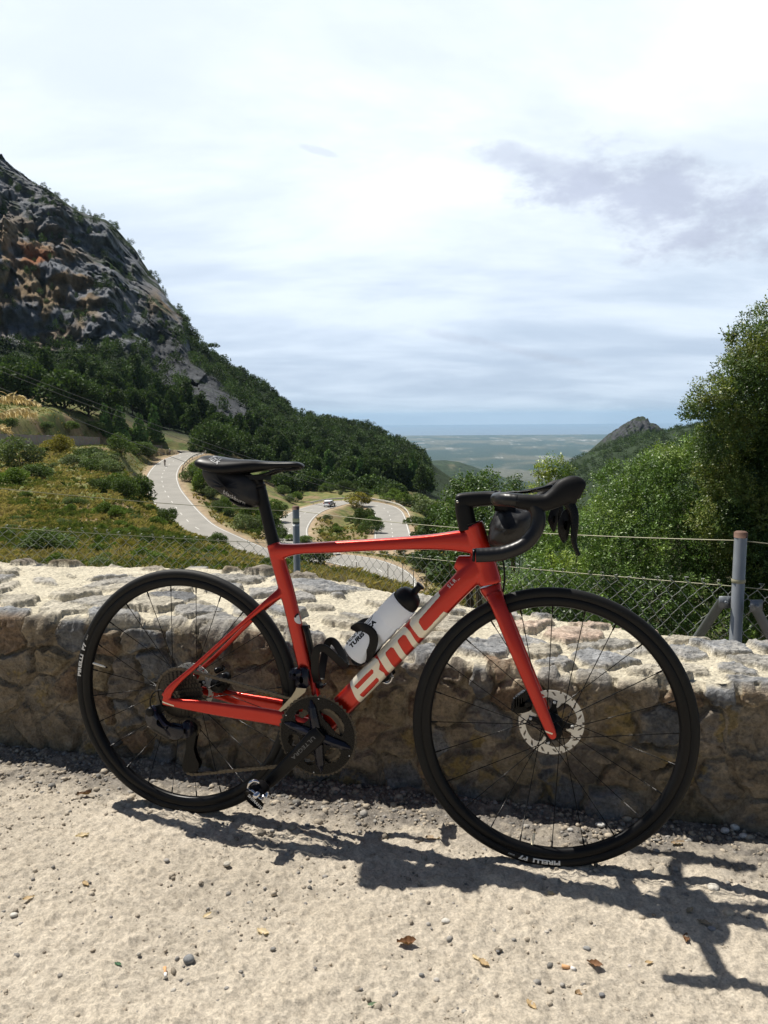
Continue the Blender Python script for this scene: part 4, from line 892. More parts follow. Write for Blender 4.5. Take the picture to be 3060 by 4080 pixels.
q = np.random.default_rng(15); sp = []
while len(sp) < 900:
    Y = q.uniform(540, 850); a = q.uniform(.20, .46); X = a * Y; sp.append((X, Y, ground_z(X, Y)))
wood('far_forest', sp, 17, 6, 10, .42, 130, 1.0, .38)
q = np.random.default_rng(19); sp = []
while len(sp) < 330:       # scrub and small trees clinging to the cliffs
    Y = q.uniform(310, 540); a = q.uniform(-.54, -.24); X = a * Y; z = ground_z(X, Y)
    if z < 20: continue
    if fbm(np.array([[X / 30, Y / 30, 0]]), 3, 21)[0] < .48: continue
    sp.append((X, Y, z))
wood('cliff_scrub', sp, 23, 2.0, 6.0, .36, 260)

# ------------------------------------------------------------------ grass of the slope
def grass(name, n, ylo, yhi, xr, seed, hgt, cols, wts, blades=9, wide=.012):
    q = np.random.default_rng(seed); Y = ylo * (yhi / ylo) ** q.random(n); x = q.uniform(*xr, n)
    X = np.array([(xx * 1.84449 - 1530) / FPX for xx in x]) * Y
    d, _ = near_road(X, Y); k = d > 4.2; X, Y = X[k], Y[k]; n = len(X)
    pat = fbm(np.stack([X / 3.0, Y / 3.0, X * 0], 1), 3, seed)
    k = pat > q.uniform(.2, .56, n); X, Y, pat = X[k], Y[k], pat[k]; n = len(X)
    Z = np.array([ground_z(a, b) for a, b in zip(X, Y)])
    pat2 = fbm(np.stack([X / 5.0 + 30, Y / 5.0, X * 0], 1), 3, seed + 1); ci = np.clip(((pat2 - .30) / .4 * len(cols)).astype(int) + q.integers(-2, 3, n), 0, len(cols) - 1)
    hh = hgt * q.uniform(.5, 1.3, n) * (.55 + Y * .011); ww = wide * (.6 + Y * .045)
    tot = n * blades; i = np.repeat(np.arange(n), blades)
    az = q.uniform(0, 2 * np.pi, tot); lean = q.uniform(.15, .95, tot); h = hh[i] * q.uniform(.55, 1.1, tot)
    out = np.stack([np.cos(az), np.sin(az), az * 0], 1); b0 = np.stack([X[i], Y[i], Z[i] - .02], 1) + out * (hh[i] * .12 * q.random(tot))[:, None]
    mid = b0 + out * (h * lean * .35)[:, None] + np.array([0, 0, 1]) * (h * .62)[:, None]; tip = b0 + out * (h * lean * .95)[:, None] + np.array([0, 0, 1]) * (h * (1.0 - .35 * lean))[:, None]
    sd = np.stack([-np.sin(az), np.cos(az), az * 0], 1) * (ww[i] * .5)[:, None]
    V = np.stack([b0 - sd, b0 + sd, mid + sd * .8, tip, mid - sd * .8], 1).reshape(-1, 3)
    F = (np.arange(tot)[:, None] * 5 + np.arange(5)[None]).astype(np.int64)
    c = np.array(cols)[ci][i] * q.uniform(.65, 1.35, tot)[:, None]
    return tag(link(name, mesh_np(name, V, F, False, np.repeat(c, 5, 0)), MAT_GRASS), kind='stuff')
MAT_GRASS = leaf_mat('grass_blades', (1.25, 1.22, 1.25), .3, .7)
GC = [(.34, .285, .16), (.29, .245, .12), (.215, .20, .085), (.15, .16, .058), (.095, .13, .042)]
grass('dry_grass', 46000, 11, 150, (-420, 1040), 31, .34, GC, None, 10, .016)
grass('green_grass', 2600, 12.5, 30, (30, 980), 37, .30, [(.075, .15, .028), (.10, .17, .035), (.13, .16, .045)], None, 12, .014)
grass('terrace_grass', 3800, 135, 205, (-20, 330), 41, .18, GC[1:], None, 8, .006)
# ------------------------------------------------------------------ the trees and bushes just beyond the fence
def near_tree(name, lab, cat, lobes, seed, dens, leaf, cols, root, trunk_r=.06, flat=.85, inner=.35, ratio=.42):
    """lobes: (view x, view row, distance, radius in view px). Twigs of small leaves fill the shell of every lobe."""
    q = np.random.default_rng(seed); Cn, Rn = [], []
    for x, y, Y, r in lobes:
        Cn.append(at(x, y, Y)); Rn.append(vh(r, Y))
    Cn, Rn = np.array(Cn), np.array(Rn)
    base = np.array([root[0], root[1], ground_z(root[0], root[1]) - .1]); e = empty(name, base); tag(e, lab, cat)
    tw_p, tw_d, tw_c = [], [], []
    for c, r in zip(Cn, Rn):
        n = int(dens * r * r * 4 * np.pi); d = unit(q.normal(size=(n, 3)))
        bump = .58 + .88 * fbm(d * 2.8 + q.uniform(0, 99), 3, seed)
        rad = r * bump * np.where(q.random(n) < inner, q.uniform(.35, .85, n), q.uniform(.85, 1.08, n))
        p = c + d * rad[:, None] * (1, 1, flat)
        tw_p.append(p); tw_d.append(unit(d * .9 + q.normal(size=(n, 3)) * .55 + (0, 0, .45)))
        tw_c.append(.7 + .6 * q.random(n) * (.6 + .4 * bump))
    tp, td, tc = np.concatenate(tw_p), np.concatenate(tw_d), np.concatenate(tw_c); n = len(tp)
    k = 9; i = np.repeat(np.arange(n), k); t = np.tile(np.linspace(-.5, .5, k), n)
    tl = leaf * q.uniform(2.2, 4.2, n)
    s1 = unit(np.cross(td, q.normal(size=(n, 3)))); s2 = np.cross(td, s1); ph = np.tile(np.arange(k) * 2.4, n) + np.repeat(q.uniform(0, 6.28, n), k)
    rad = unit(np.cos(ph)[:, None] * s1[i] + np.sin(ph)[:, None] * s2[i])
    ld = unit(rad * .85 + td[i] * .55 + q.normal(size=(n * k, 3)) * .28); ll = leaf * q.uniform(.6, 1.25, n * k)
    P = tp[i] + td[i] * (tl[i] * t)[:, None] + ld * (ll * .5)[:, None]
    side = unit(np.cross(ld, td[i] + q.normal(size=(n * k, 3)) * .35))
    V, F = quads_at(P, ld, side, ll, ll * ratio * q.uniform(.8, 1.2, n * k))
    pat = fbm(tp / .35, 3, seed + 3)
    ci = np.clip((pat * 1.9 - .45) * len(cols) + q.uniform(-.6, .6, n), 0, len(cols) - 1).astype(int)
    col = np.array(cols)[ci][i] * (tc[i] * q.uniform(.75, 1.3, n * k))[:, None]
    link('foliage', mesh_np('foliage', V - base, F, False, np.repeat(col, 4, 0)), MAT_LEAF, e)
    parts = []
    for j in range(len(Cn)):
        if len(Cn) > 6 and (j % 2 or (len(Cn) > 16 and lobes[j][3] < 60)): continue
        m_ = base * .45 + Cn[j] * .55 + q.normal(size=3) * .1; m_[2] = base[2] + (Cn[j][2] - base[2]) * .45
        parts.append(tube(catmull(np.array([base + q.normal(size=3) * (.05, .05, 0), m_, Cn[j]]) - base, 6), np.linspace(trunk_r, .004, 13), 6))
    link('branches', mesh_np('branches', *join(parts), True), MAT_BARK, e); return e
G1 = [(.050, .080, .024), (.068, .108, .030), (.090, .140, .037), (.118, .172, .046), (.145, .19, .052)]
G2 = [(.045, .072, .022), (.06, .09, .026), (.085, .115, .032), (.13, .14, .04)]
GY_ = [(.075, .12, .025), (.11, .16, .03), (.16, .20, .035), (.21, .23, .04)]
near_tree('holm_oak', 'tall holm oak with olive tinged crown rising at the right edge', 'tree',
  [(1640,752,8.6,62),(1715,705,8.8,85),(1603,806,8.4,52),(1548,856,8.2,46),(1506,884,8.1,30),(1625,885,8.4,75),(1562,938,8.2,52),(1700,850,8.8,100),(1660,965,8.7,80),(1740,1000,9.0,110),(1580,725,8.6,15),(1660,1080,9.3,90),(1590,1010,8.8,60),(1780,1150,9.4,140),(1600,1085,9.6,62),(1665,1180,9.7,85),(1570,1130,9.6,50),(1690,790,8.8,80),(1740,900,9.0,100),(1610,960,8.8,60),(1540,1005,8.5,42),(1580,1060,8.4,58),(1548,1120,8.4,52),(1645,1100,8.4,72),(1640,1200,8.4,72),(1590,1165,8.3,50),(1530,960,8.6,30)], 61, 520, .036, G2 + [(.12, .145, .038)], (4.9, 9.9), .06)
near_tree('evergreen_bush', 'wide glossy green bush filling the right side behind the fence', 'bush',
  [(1500,985,9.6,48),(1440,1010,9.4,52),(1388,1035,9.2,50),(1336,1075,9.0,52),(1300,1128,8.8,52),(1405,1108,9.0,72),(1484,1085,9.3,75),(1540,1072,9.6,55),(1352,1180,8.6,75),(1442,1195,8.8,82),(1532,1180,9.2,75),(1270,1195,8.4,52),(1305,1262,8.2,72),(1404,1290,8.2,82),(1500,1285,8.5,75),(1590,1245,8.8,75),(1650,1320,8.6,80),(1560,1350,8.2,65),(1450,1370,8.0,70),(1322,1012,9.4,17),(1297,1030,9.2,14),(1720,1260,8.8,100),(1330,1340,7.9,70)], 67, 430, .036, G1, (3.5, 9.4), .07)
near_tree('evergreen_bush', 'darker leafy bush behind the handlebar and front wheel', 'bush',
  [(1225,1250,7.4,52),(1180,1220,7.6,42),(1150,1275,7.2,52),(1205,1325,7.0,58),(1110,1320,7.0,46),(1265,1330,7.0,60),(1245,1150,7.9,44),(1195,1160,8.0,36),(1150,1180,8.0,36),(1100,1262,7.4,30),(1330,1400,6.8,60),(1420,1430,6.8,60)], 71, 430, .034, G1[:4] + GY_[1:3], (1.75, 7.6), .05)
near_tree('young_shrub', 'upright yellow green shrub rising behind the handlebar', 'shrub',
  [(1186,1006,15,20),(1206,1000,15,13),(1172,1024,15,18),(1216,1024,15,20),(1196,1046,15,28),(1160,1068,15,26),(1228,1060,15,28),(1190,1090,15,40),(1236,1110,15,36),(1150,1120,15,34),(1200,1150,15,48),(1226,1005,15,8),(1163,1003,15,9)], 73, 120, .055, GY_, (3.3, 15.2), .04)
near_tree('dense_oak', 'rounded dark green oak between the stem and the forested ridge', 'tree',
  [(985,1078,34,28),(955,1105,34,26),(1002,1045,34,24),(1045,1040,34,30),(1010,1060,34,30),(1075,1066,34,34),(1040,1085,33,42),(1000,1100,33,32),(975,1120,33,26),(1080,1120,32,46),(1030,1140,32,46),(985,1165,32,36),(1075,1180,31,50),(1020,1200,31,50),(960,1150,33,22)], 79, 18, .13, [(.05,.085,.022),(.065,.105,.028),(.085,.125,.035)], (4.6, 34.5), .16, ratio=.6)
near_tree('dense_oak', 'small dark tree just left of the yellow green shrub', 'tree',
  [(1113,1040,38,16),(1110,1062,38,22),(1118,1090,38,28),(1108,1125,38,34),(1128,1160,38,36)], 83, 16, .13, [(.04,.07,.02),(.055,.09,.026),(.07,.11,.03)], (6.6, 38.5), .12, ratio=.6)
for (x, y, Y, h, w, lab) in [(940, 1075, 120, 6, 6, 'round tree left of the dense oak'), (915, 1100, 112, 4.6, 5.5, 'tree behind the stem at the end of the hairpin'), (965, 1140, 70, 4.5, 5, 'bush below the dense oak'), (930, 1135, 95, 4, 5, 'bush behind the head tube'), (905, 1180, 100, 2.6, 4, 'bush above the end of the lower road'), (1010, 1240, 45, 3.5, 5, 'dark bush behind the fork crown')]:
    P = at(x, y, Y); plant('oak', 'oak_tree', P[0], P[1], h, w, lab, 'tree', z=P[2] - h * .5 if Y < 90 else None)

# dry grass stems leaning in at the left edge
def straw(root, heads, seed):
    q = np.random.default_rng(seed); parts = []; pc = []
    for (x0, y0, x1, y1, Y) in heads:
        a, b = at(x0, y0, Y), at(x1, y1, Y + .05); st = np.array([root[0], root[1], root[2]])
        L = catmull(np.array([st, (st + a) / 2 + (0, 0, .18), a, (a + b) / 2 + (0, 0, .012), b]), 8); parts.append(tube(L, np.linspace(.0022, .0007, len(L)), 5))
        for t in np.linspace(.0, 1, 150):
            p = a * (1 - t) + b * t + (0, 0, .012 * math.sin(t * 3)); d = unit(np.array([.5, q.normal() * .5, -.9 + q.normal() * .5])) ; l = q.uniform(.018, .038)
            parts.append(tube(np.array([p, p + d * l * .5 + (0, 0, .002), p + d * l]), np.array([.0014, .0026, .0004]), 4))
    e = tag(link('dry_grass_stems', mesh_np('dry_grass_stems', *join(parts), True), plain('straw', (.66, .53, .24), .7, var=.25, scale=60)), 'golden dry grass heads bending in at the left edge above the fence', 'grass')
straw((-2.35, 3.75, -.1), [(-30,868,50,856,3.6),(-20,862,86,872,3.65),(-30,905,60,882,3.5),(-30,900,78,893,3.55),(-30,915,20,932,3.5)], 3)

# ------------------------------------------------------------------ chain link fence
MAT_GALV = plain('galvanised_steel', (.25, .27, .29), .45, .45, .18, 18); MAT_WIRE = plain('fence_wire', (.44, .45, .43), .45, .4, .2, 300); MAT_OLIVE = plain('weathered_wire', (.36, .345, .24), .5, .2, .25, 90); MAT_RUST = plain('rusty_cap', (.15, .085, .06), .75, .2, .3, 120)
PA, PB = np.array([1.455, 3.06]), np.array([-.605, 5.17]); _d = unit(PB - PA); PC = PA + np.array([.92, -.38]) * 3.0; PD = PB + np.array([-2.55, -1.30])
fence = empty('chain_link_fence', (PA[0], PA[1], -.5)); tag(fence, 'galvanised chain link fence with strained wires running behind the stone wall', 'fence'); FO = np.array([PA[0], PA[1], -.5])
def fl(name, VF, mat, smooth=True): return link(name, mesh_np(name, np.asarray(VF[0]) - FO, VF[1], smooth), mat, fence)
def wire(P, r, sag=0, n=24):
    P = np.array(P, float); t = np.linspace(0, 1, n)[:, None]; L = P[0] * (1 - t) + P[1] * t; L[:, 2] -= sag * 4 * (t * (1 - t))[:, 0]; return tube(L, r, 5)
TOPZ = {'A': .612, 'B': .485, 'C': .52, 'D': .92}; PT = {'A': PA, 'B': PB, 'C': PC, 'D': PD}; MZ = {'A': .385, 'B': .22, 'C': .30, 'D': .63}
for kx, rad in (('A', .0245), ('B', .0235), ('C', .024), ('D', .024)):
    p = PT[kx]; po = fl('post', lathe([(rad, -.9), (rad, TOPZ[kx] - .004), (rad * .92, TOPZ[kx])], 24, 'z'), MAT_GALV); po.location = (p[0] - FO[0] + FO[0] - PA[0] + 0, p[1] - PA[1], 0)
    po.data.transform(Matrix.Translation(Vector((FO[0], FO[1], 0))))
    cp = link('cap', mesh_np('cap', *lathe([(rad + .0015, -.022), (rad + .002, -.002), (rad * .8, .003), (.0001, .004)], 24, 'z')), MAT_RUST, po); cp.location = (0, 0, TOPZ[kx] + .5)
def P3d(k, z): return np.r_[PT[k], z]
for a, b in (('A', 'B'), ('B', 'D'), ('A', 'C')):
    fl('tension_wire', wire((P3d(a, TOPZ[a] - .035), P3d(b, TOPZ[b] - .03)), .0021, .035), MAT_OLIVE)
    fl('tension_wire', wire((P3d(a, MZ[a]), P3d(b, MZ[b])), .0019, .012), MAT_OLIVE)
def netting(a, b, cell=.034):
    p0, p1 = PT[a], PT[b]; L = np.linalg.norm(p1 - p0); nc = int(L / cell); parts = []; q = np.random.default_rng(ord(a) * 7 + ord(b))
    d = (p1 - p0) / L; nrm = np.array([-d[1], d[0]]); rows = 26
    for i in range(nc):
        pts = []
        for j in range(rows):
            s = (i + ((j + i) % 2)) * cell; t = s / L; z = MZ[a] * (1 - t) + MZ[b] * t - .012 - j * .036
            s += .010 * (fbm(np.array([[i * .3, j * .3, 0]]), 2, 5)[0] - .5) * 2 * 1.4; z += .016 * (fbm(np.array([[i * .16, j * .2, 9.]]), 2, 8)[0] - .5) * 2
            c = p0 + d * s
            for off, dz in ((.0022, .003), (-.0022, -.003)) if (j + i) % 2 else ((-.0022, .003), (.0022, -.003)):
                pts.append((c[0] + nrm[0] * off, c[1] + nrm[1] * off, z + dz))
        top = np.array(pts[0]); hook = [top + np.r_[d * .012, .004], top + np.r_[d * .016, .018] + q.normal(size=3) * .004, top + np.r_[d * .004, .020]]
        parts.append(tube(np.array(hook[::-1] + pts), .00125, 4, False))
    fl('wire_netting', join(parts), MAT_WIRE)
netting('A', 'B'); netting('B', 'D'); netting('A', 'C')
for k, sgn, dv in (('A', 1, _d), ('A', -1, unit(PC - PA))):
    top = np.r_[PA + dv * .06, .315]; bot = np.r_[PA + dv * .46, -.42]
    st = fl('brace', tube(np.array([top, bot]), .0195, 18), MAT_GALV)
    br = fl('bracket', (lambda VF: VF)(box((0, 0, 0), (.05, .006, .05))), MAT_GALV); br.location = (top[0] - FO[0], top[1] - FO[1] - .024, top[2] - FO[2]); br.data.transform(Matrix.Translation(Vector(FO)))
    bo = link('bolt', mesh_np('bolt', *lathe([(.0001, -.012), (.009, -.012), (.009, -.004), (.0001, -.003)], 6, 'y')), MAT_GALV, br); bo.location = (0, -.001, 0)
cl = fl('clamp_band', lathe([(.0255, -.008), (.0275, -.006), (.0275, .006), (.0255, .008)], 24, 'z'), MAT_OLIVE); cl.location = (0, 0, .41 + .5); cl.data.transform(Matrix.Translation(Vector(FO)))
stk = fl('sticker', lathe([(.0241, 0), (.0241, .052)], 24, 'z'), plain('white_sticker', (.62, .64, .64), .5)); stk.location = (PB[0] - PA[0], PB[1] - PA[1], TOPZ['B'] - .135 + .5); stk.data.transform(Matrix.Translation(Vector(FO)))
sb = link('sticker_band', mesh_np('sticker_band', *lathe([(.0245, .012), (.0245, .028)], 24, 'z')), plain('grey_print', (.10, .12, .13), .5), stk)
# ------------------------------------------------------------------ the bicycle (u forward, v to its left, w up; millimetres in the tables)
RW, WB_ = .341, .9964
BIKE_LOC, BIKE_ROT = (-.5629, 2.0006, -.004), (-.0664, 0, -.2673)
BIKE_M = Matrix.Translation(BIKE_LOC) @ Matrix.Rotation(BIKE_ROT[2], 4, 'Z') @ Matrix.Rotation(BIKE_ROT[0], 4, 'X')
_th = R(72.5); _ax = Vector((-math.cos(_th), 0, math.sin(_th))); _a0 = Vector((WB_ - .045 * math.sin(_th), 0, RW - .045 * math.cos(_th)))
STEER = Matrix.Translation(_a0) @ Matrix.Rotation(.1125, 4, _ax) @ Matrix.Translation(-_a0)
bike = empty('road_bicycle', BIKE_LOC); bike.rotation_euler = BIKE_ROT
tag(bike, 'red road racing bicycle with black wheels leaning in front of the low stone wall', 'bicycle')

PAINT = M('red_frame_paint'); _n = PAINT.noise(900, 2); PAINT.set(base=PAINT.mix(_n, (.39, .010, .0015), (.50, .016, .002)), metal=.6, rough=.30, coat=.5, coat_rough=.05); PAINT = PAINT.m
def blk(name, b=.012, r=.4, **k): return plain(name, (b * .5, b * .5, b * .54), r, var=.25, scale=200, spec=.18, **k)
GLOSS = blk('gloss_black', .010, .26); SATIN = blk('satin_black', .014, .42); CARBON = blk('carbon_rim', .013, .36); RUBBER = blk('brake_hood_rubber', .016, .55)
TAPE = M('handlebar_tape'); _w = TAPE.n('ShaderNodeTexWave', {'Scale': 28, 'Distortion': 1.2, 'Detail': 1, 'Vector': TAPE.co()}); TAPE.set(base=(.007, .007, .008), rough=.36, spec=.35); TAPE.bump(_w.outputs[0], .14, .001); TAPE = TAPE.m
TYRE = M('tyre_rubber'); TYRE.set(base=TYRE.mix(TYRE.noise(60, 5), (.005, .005, .005), (.011, .011, .0105)), rough=.6, spec=.25); TYRE.bump(TYRE.noise(350, 3), .3, .001); TYRE = TYRE.m
STEEL = plain('brushed_steel', (.55, .53, .48), .3, .9, .15, 200); ALLOY = plain('rotor_alloy', (.74, .71, .64), .42, .35, .08, 120); GRIME = plain('oily_steel', (.06, .05, .037), .5, .5, .45, 160); CHROME = plain('chrome', (.62, .62, .64), .12, 1, .1, 90)
NAVY = plain('dark_blue_grey_gloss', (.010, .011, .020), .25, 0, .2, 60, spec=.35); BEIGE = plain('champagne_decal', (.74, .67, .54), .30, .3, .05, 300, coat=.8, coat_rough=.06); WHITE = plain('white_print', (.72, .72, .70), .5, var=.05); GREYP = plain('grey_print_on_black', (.085, .085, .085), .5, var=.1); FDGOLD = plain('cage_plate_steel', (.34, .31, .24), .3, .8, .12, 120)

def part(name, VF, mat, parent=bike, steer=False, smooth=True):
    o = link(name, mesh_np(name, VF[0], VF[1], smooth), mat, parent)
    if steer: o.matrix_local = STEER
    return o
def loft(P, seg=28, ex=2.5, caps=True):
    """sections (u, v, w, depth, width) in mm along a path in the bicycle's plane"""
    P = np.asarray(P, float) / 1000; c = P[:, :3]; n = len(c); T = np.gradient(c, axis=0); T = unit(T)
    L = np.array([0, 1.0, 0]) - T * T[:, 1:2]; L = unit(L); Nn = np.cross(T, L)
    t = np.linspace(0, 2 * np.pi, seg, endpoint=False); ct, st = np.cos(t), np.sin(t)
    a = np.sign(ct) * np.abs(ct) ** (2 / ex); b = np.sign(st) * np.abs(st) ** (2 / ex)
    V = (c[:, None] + Nn[:, None] * (P[:, 3:4] * .5 * a)[..., None] + L[:, None] * (P[:, 4:5] * .5 * b)[..., None]).reshape(-1, 3)
    F = [tuple(f) for f in grid_faces(n, seg, True)]
    if caps: F += [tuple(range(seg - 1, -1, -1)), tuple(range((n - 1) * seg, n * seg))]
    return V, F
def cloft(P, k=5, **kw): return loft(catmull(np.asarray(P, float), k), **kw)
def pillow(poly, v, hw, k=5, ex=3.0, sub=4, curve=True, flat=.35):
    """a rounded solid with the given outline (u, w) and half width, about the plane v"""
    p = np.asarray(poly, float) / 1000
    if curve: p = catmull(p, sub, True)
    c = p.mean(0); out = []
    for t in np.linspace(-1, 1, 2 * k + 1):
        s = max(0.0, 1 - abs(t) ** ex) ** (1 / ex); s = max(s, .02)
        q = c + (p - c) * (flat + (1 - flat) * s if abs(t) < .999 else max(.02, flat - .05)); out.append(np.stack([q[:, 0], np.full(len(q), v / 1000 + t * hw / 1000), q[:, 1]], 1))
    m = len(p); V = np.concatenate(out); F = [tuple(f) for f in grid_faces(2 * k + 1, m, True)]
    return V, F + [tuple(range(m - 1, -1, -1)), tuple(range(2 * k * m, (2 * k + 1) * m))]
def slab(poly, v0, v1, bev=.8):
    p = np.asarray(poly, float) / 1000; c = p.mean(0); d = (p - c); s = 1 - bev / 1000 / (np.linalg.norm(d, axis=1).mean() + 1e-6); m = len(p); b = bev / 1000
    rings = [(c + d * s, v0 / 1000), (p, v0 / 1000 + b), (p, v1 / 1000 - b), (c + d * s, v1 / 1000)]
    V = np.concatenate([np.stack([q[:, 0], np.full(m, v), q[:, 1]], 1) for q, v in rings]); F = [tuple(f) for f in grid_faces(4, m, True)]
    return V, F + [tuple(range(m - 1, -1, -1)), tuple(range(3 * m, 4 * m))]
def shift(VF, d): return (np.asarray(VF[0]) + np.array(d) / 1000, VF[1])
def mirror(VF): return (np.asarray(VF[0]) * (1, -1, 1), VF[1])
def fuse(name, parts, voxel, it, mat, parent=bike, steer=False):
    """one continuous skin over overlapping tubes: voxel remesh, then smoothing"""
    V, F = join(parts); me = mesh_np(name + '_raw', V, F); o = bpy.data.objects.new('tmp', me); C.objects.link(o)
    a = o.modifiers.new('r', 'REMESH'); a.mode = 'VOXEL'; a.voxel_size = voxel; b = o.modifiers.new('s', 'SMOOTH'); b.factor = .5; b.iterations = it
    me2 = bpy.data.meshes.new_from_object(o.evaluated_get(bpy.context.evaluated_depsgraph_get())); me2.name = name
    bpy.data.objects.remove(o); bpy.data.meshes.remove(me); me2.polygons.foreach_set('use_smooth', np.full(len(me2.polygons), True)); me2.materials.clear(); me2.update()
    r = link(name, me2, mat, parent)
    if steer: r.matrix_local = STEER
    return r
def DTp(t, n): return (.676 * t - .736 * (n - 106), .736 * t + .676 * (n - 106))
# ---- frame
def dtube(t, d, w): u, w_ = DTp(t, 0); return (u, 0, w_, d, w)
FR = [cloft([dtube(485, 54, 60), dtube(560, 56, 56), dtube(700, 58, 52), dtube(860, 60, 50), dtube(980, 57, 48), dtube(1050, 60, 46), dtube(1095, 62, 40)], ex=3.2),
      cloft([(262, 0, 741, 36, 30), (285, 0, 742, 42, 32), (340, 0, 751, 28, 34), (430, 0, 759, 30, 35), (540, 0, 769, 31, 36), (680, 0, 781, 37, 38), (760, 0, 787, 52, 40), (815, 0, 786, 66, 38)], ex=3.4),
      cloft([(266, 0, 762, 34, 30), (276, 0, 735, 40, 30), (285, 0, 703, 39, 28), (303, 0, 645, 40, 27), (320, 0, 585, 38, 26), (349, 0, 474, 38, 28), (357, 0, 442, 36, 28), (361, 0, 430, 26, 22)], ex=2.8),
      cloft([(352, 0, 470, 16, 18), (370, 0, 433, 17, 20), (384, 0, 390, 19, 26), (394, 0, 340, 22, 40), (405, 0, 290, 28, 60)], ex=2.6),
      loft([(794, 0, 829, 50, 46), (797, 0, 822, 52, 46), (812, 0, 773, 52, 44), (828, 0, 725, 56, 46), (838, 0, 692, 58, 50), (840, 0, 684, 56, 50)], ex=2.6),
      cloft([(755, 0, 735, 34, 34), (790, 0, 722, 62, 40), (815, 0, 712, 60, 44)], ex=2.6)]
V_, F_ = lathe([(.0001, -.043), (.023, -.043), (.0245, -.035), (.0245, .035), (.023, .043), (.0001, .043)], 32); FR.append((V_ + (.410, 0, .276), F_))
for sg in (1, -1):
    FR.append(cloft([(303, sg * 4, 644, 34, 16), (288, sg * 8, 632, 26, 13), (262, sg * 20, 611, 19, 12), (212, sg * 30, 567, 13, 11), (150, sg * 42, 510, 12, 10), (70, sg * 57, 434, 13, 10), (30, sg * 63, 398, 15, 10), (0, sg * 66, 368, 22, 11), (-16, sg * 66, 342, 30, 11)], ex=2.5, seg=20))
    FR.append(cloft([(-24, sg * 66, 334, 26, 11), (10, sg * 65, 330, 24, 12), (76, sg * 58, 325, 33, 12), (160, sg * 48, 318, 38, 13), (264, sg * 42, 312, 41, 15), (330, sg * 36, 303, 42, 18), (392, sg * 26, 288, 44, 30)], ex=3, seg=20))
frame = fuse('frame', FR, .0021, 6, PAINT)
BV_F = BVHTree.FromObject(frame, bpy.context.evaluated_depsgraph_get())
def inside(P, poly):
    x, y = P[..., 0], P[..., 1]; r = np.zeros(x.shape, bool); p = np.asarray(poly, float); n = len(p)
    for i in range(n):
        x0, y0 = p[i]; x1, y1 = p[(i + 1) % n]
        if y0 == y1: continue
        r ^= ((y0 > y) != (y1 > y)) & (x < (x1 - x0) * (y - y0) / (y1 - y0) + x0)
    return r
def cast(bv, u, w, lift=.0006, side=-1):
    h = bv.ray_cast(Vector((u, side * .4, w)), Vector((0, -side, 0)))
    if h[0] is None: return None
    nrm = h[1] if h[1].y * side > 0 else -h[1]; return np.array(h[0] + nrm * lift)
def decal(name, bv, polys, to_uw, bounds, step, mat, parent, holes=(), steer=False):
    """a film on the paint: outline in (a, b) mm, mapped onto the side of the tube"""
    A = np.arange(bounds[0], bounds[1] + step, step); B = np.arange(bounds[2], bounds[3] + step, step); G = np.stack(np.meshgrid(A, B, indexing='ij'), -1)
    mk = np.zeros(G.shape[:2], bool)
    for p in polys: mk |= inside(G, p)
    for p in holes: mk &= ~inside(G, p)
    idx = -np.ones(mk.shape, int); V = []
    for i, j in np.argwhere(mk):
        u, w = to_uw(*G[i, j]); c = cast(bv, u / 1000, w / 1000)
        if c is not None: idx[i, j] = len(V); V.append(c)
    q = np.stack([idx[:-1, :-1], idx[1:, :-1], idx[1:, 1:], idx[:-1, 1:]], -1).reshape(-1, 4); q = q[(q >= 0).all(1)]
    V = np.array(V); ok = np.abs(V[q][:, :, 1].max(1) - V[q][:, :, 1].min(1)) < .012; q = q[ok]
    if len(q) == 0: return None
    o = link(name, mesh_np(name, V, q), mat, parent)
    return o
def rnd(x0, x1, y0, y1, r=4):
    return [(x0 + r, y0), (x1 - r, y0), (x1, y0 + r), (x1, y1 - r), (x1 - r, y1), (x0 + r, y1), (x0, y1 - r), (x0, y0 + r)]
Bo = [(636, 30), (629, 12), (622, -5), (615, -32), (704, -32), (716, -28), (723, -18), (720, -3), (731, 4), (736, 14), (733, 24), (725, 30)]
Bh = [[(640, 9), (642, 1), (702, 1), (707, 6), (705, 11), (641, 12)], [(634, -17), (636, -24), (695, -23), (700, -18), (699, -13), (635, -13)]]
Mo = [(741, 30), (740, 19), (729, -28), (839, -30), (849, 8), (848, 24), (838, 31)]
Mh = [[(760, 10), (764, 15), (783, 15), (787, 9), (777, -34), (749, -34)], [(806, 10), (810, 15), (829, 15), (833, 9), (822, -34), (794, -34)]]
Co = [(857, 6), (860, 22), (872, 31), (972, 31), (968, 16), (888, 12), (881, 8), (876, -14), (880, -18), (946, -16), (950, -30), (870, -31), (859, -27), (854, -18)]
lettering = decal('lettering', BV_F, [Bo, Mo, Co], DTp, (612, 975, -33, 33), .75, BEIGE, frame, Bh + Mh)
decal('dropout_stripe', BV_F, [[(-32, 331), (12, 321), (12, 325), (-31, 336)]], lambda a, b: (a, b), (-34, 14, 319, 338), .7, BEIGE, frame)
decal('round_sticker', BV_F, [[(346 + 15 * math.cos(t), 569 + 15 * math.sin(t)) for t in np.linspace(0, 6.28, 28)[:-1]]], lambda a, b: (a, b), (330, 362, 553, 585), .7, WHITE, frame)
decal('sticker_ring', BV_F, [[(346 + 15 * math.cos(t), 569 + 15 * math.sin(t)) for t in np.linspace(.5, 3.0, 20)] + [(346 + 10 * math.cos(t), 569 + 10 * math.sin(t)) for t in np.linspace(3.0, .5, 20)]], lambda a, b: (a, b), (330, 362, 553, 585), .6, SATIN, frame)
for ob in frame.children:
    if ob.name.startswith('sticker_ring'):
        ob.location = (0, -.0006, 0)
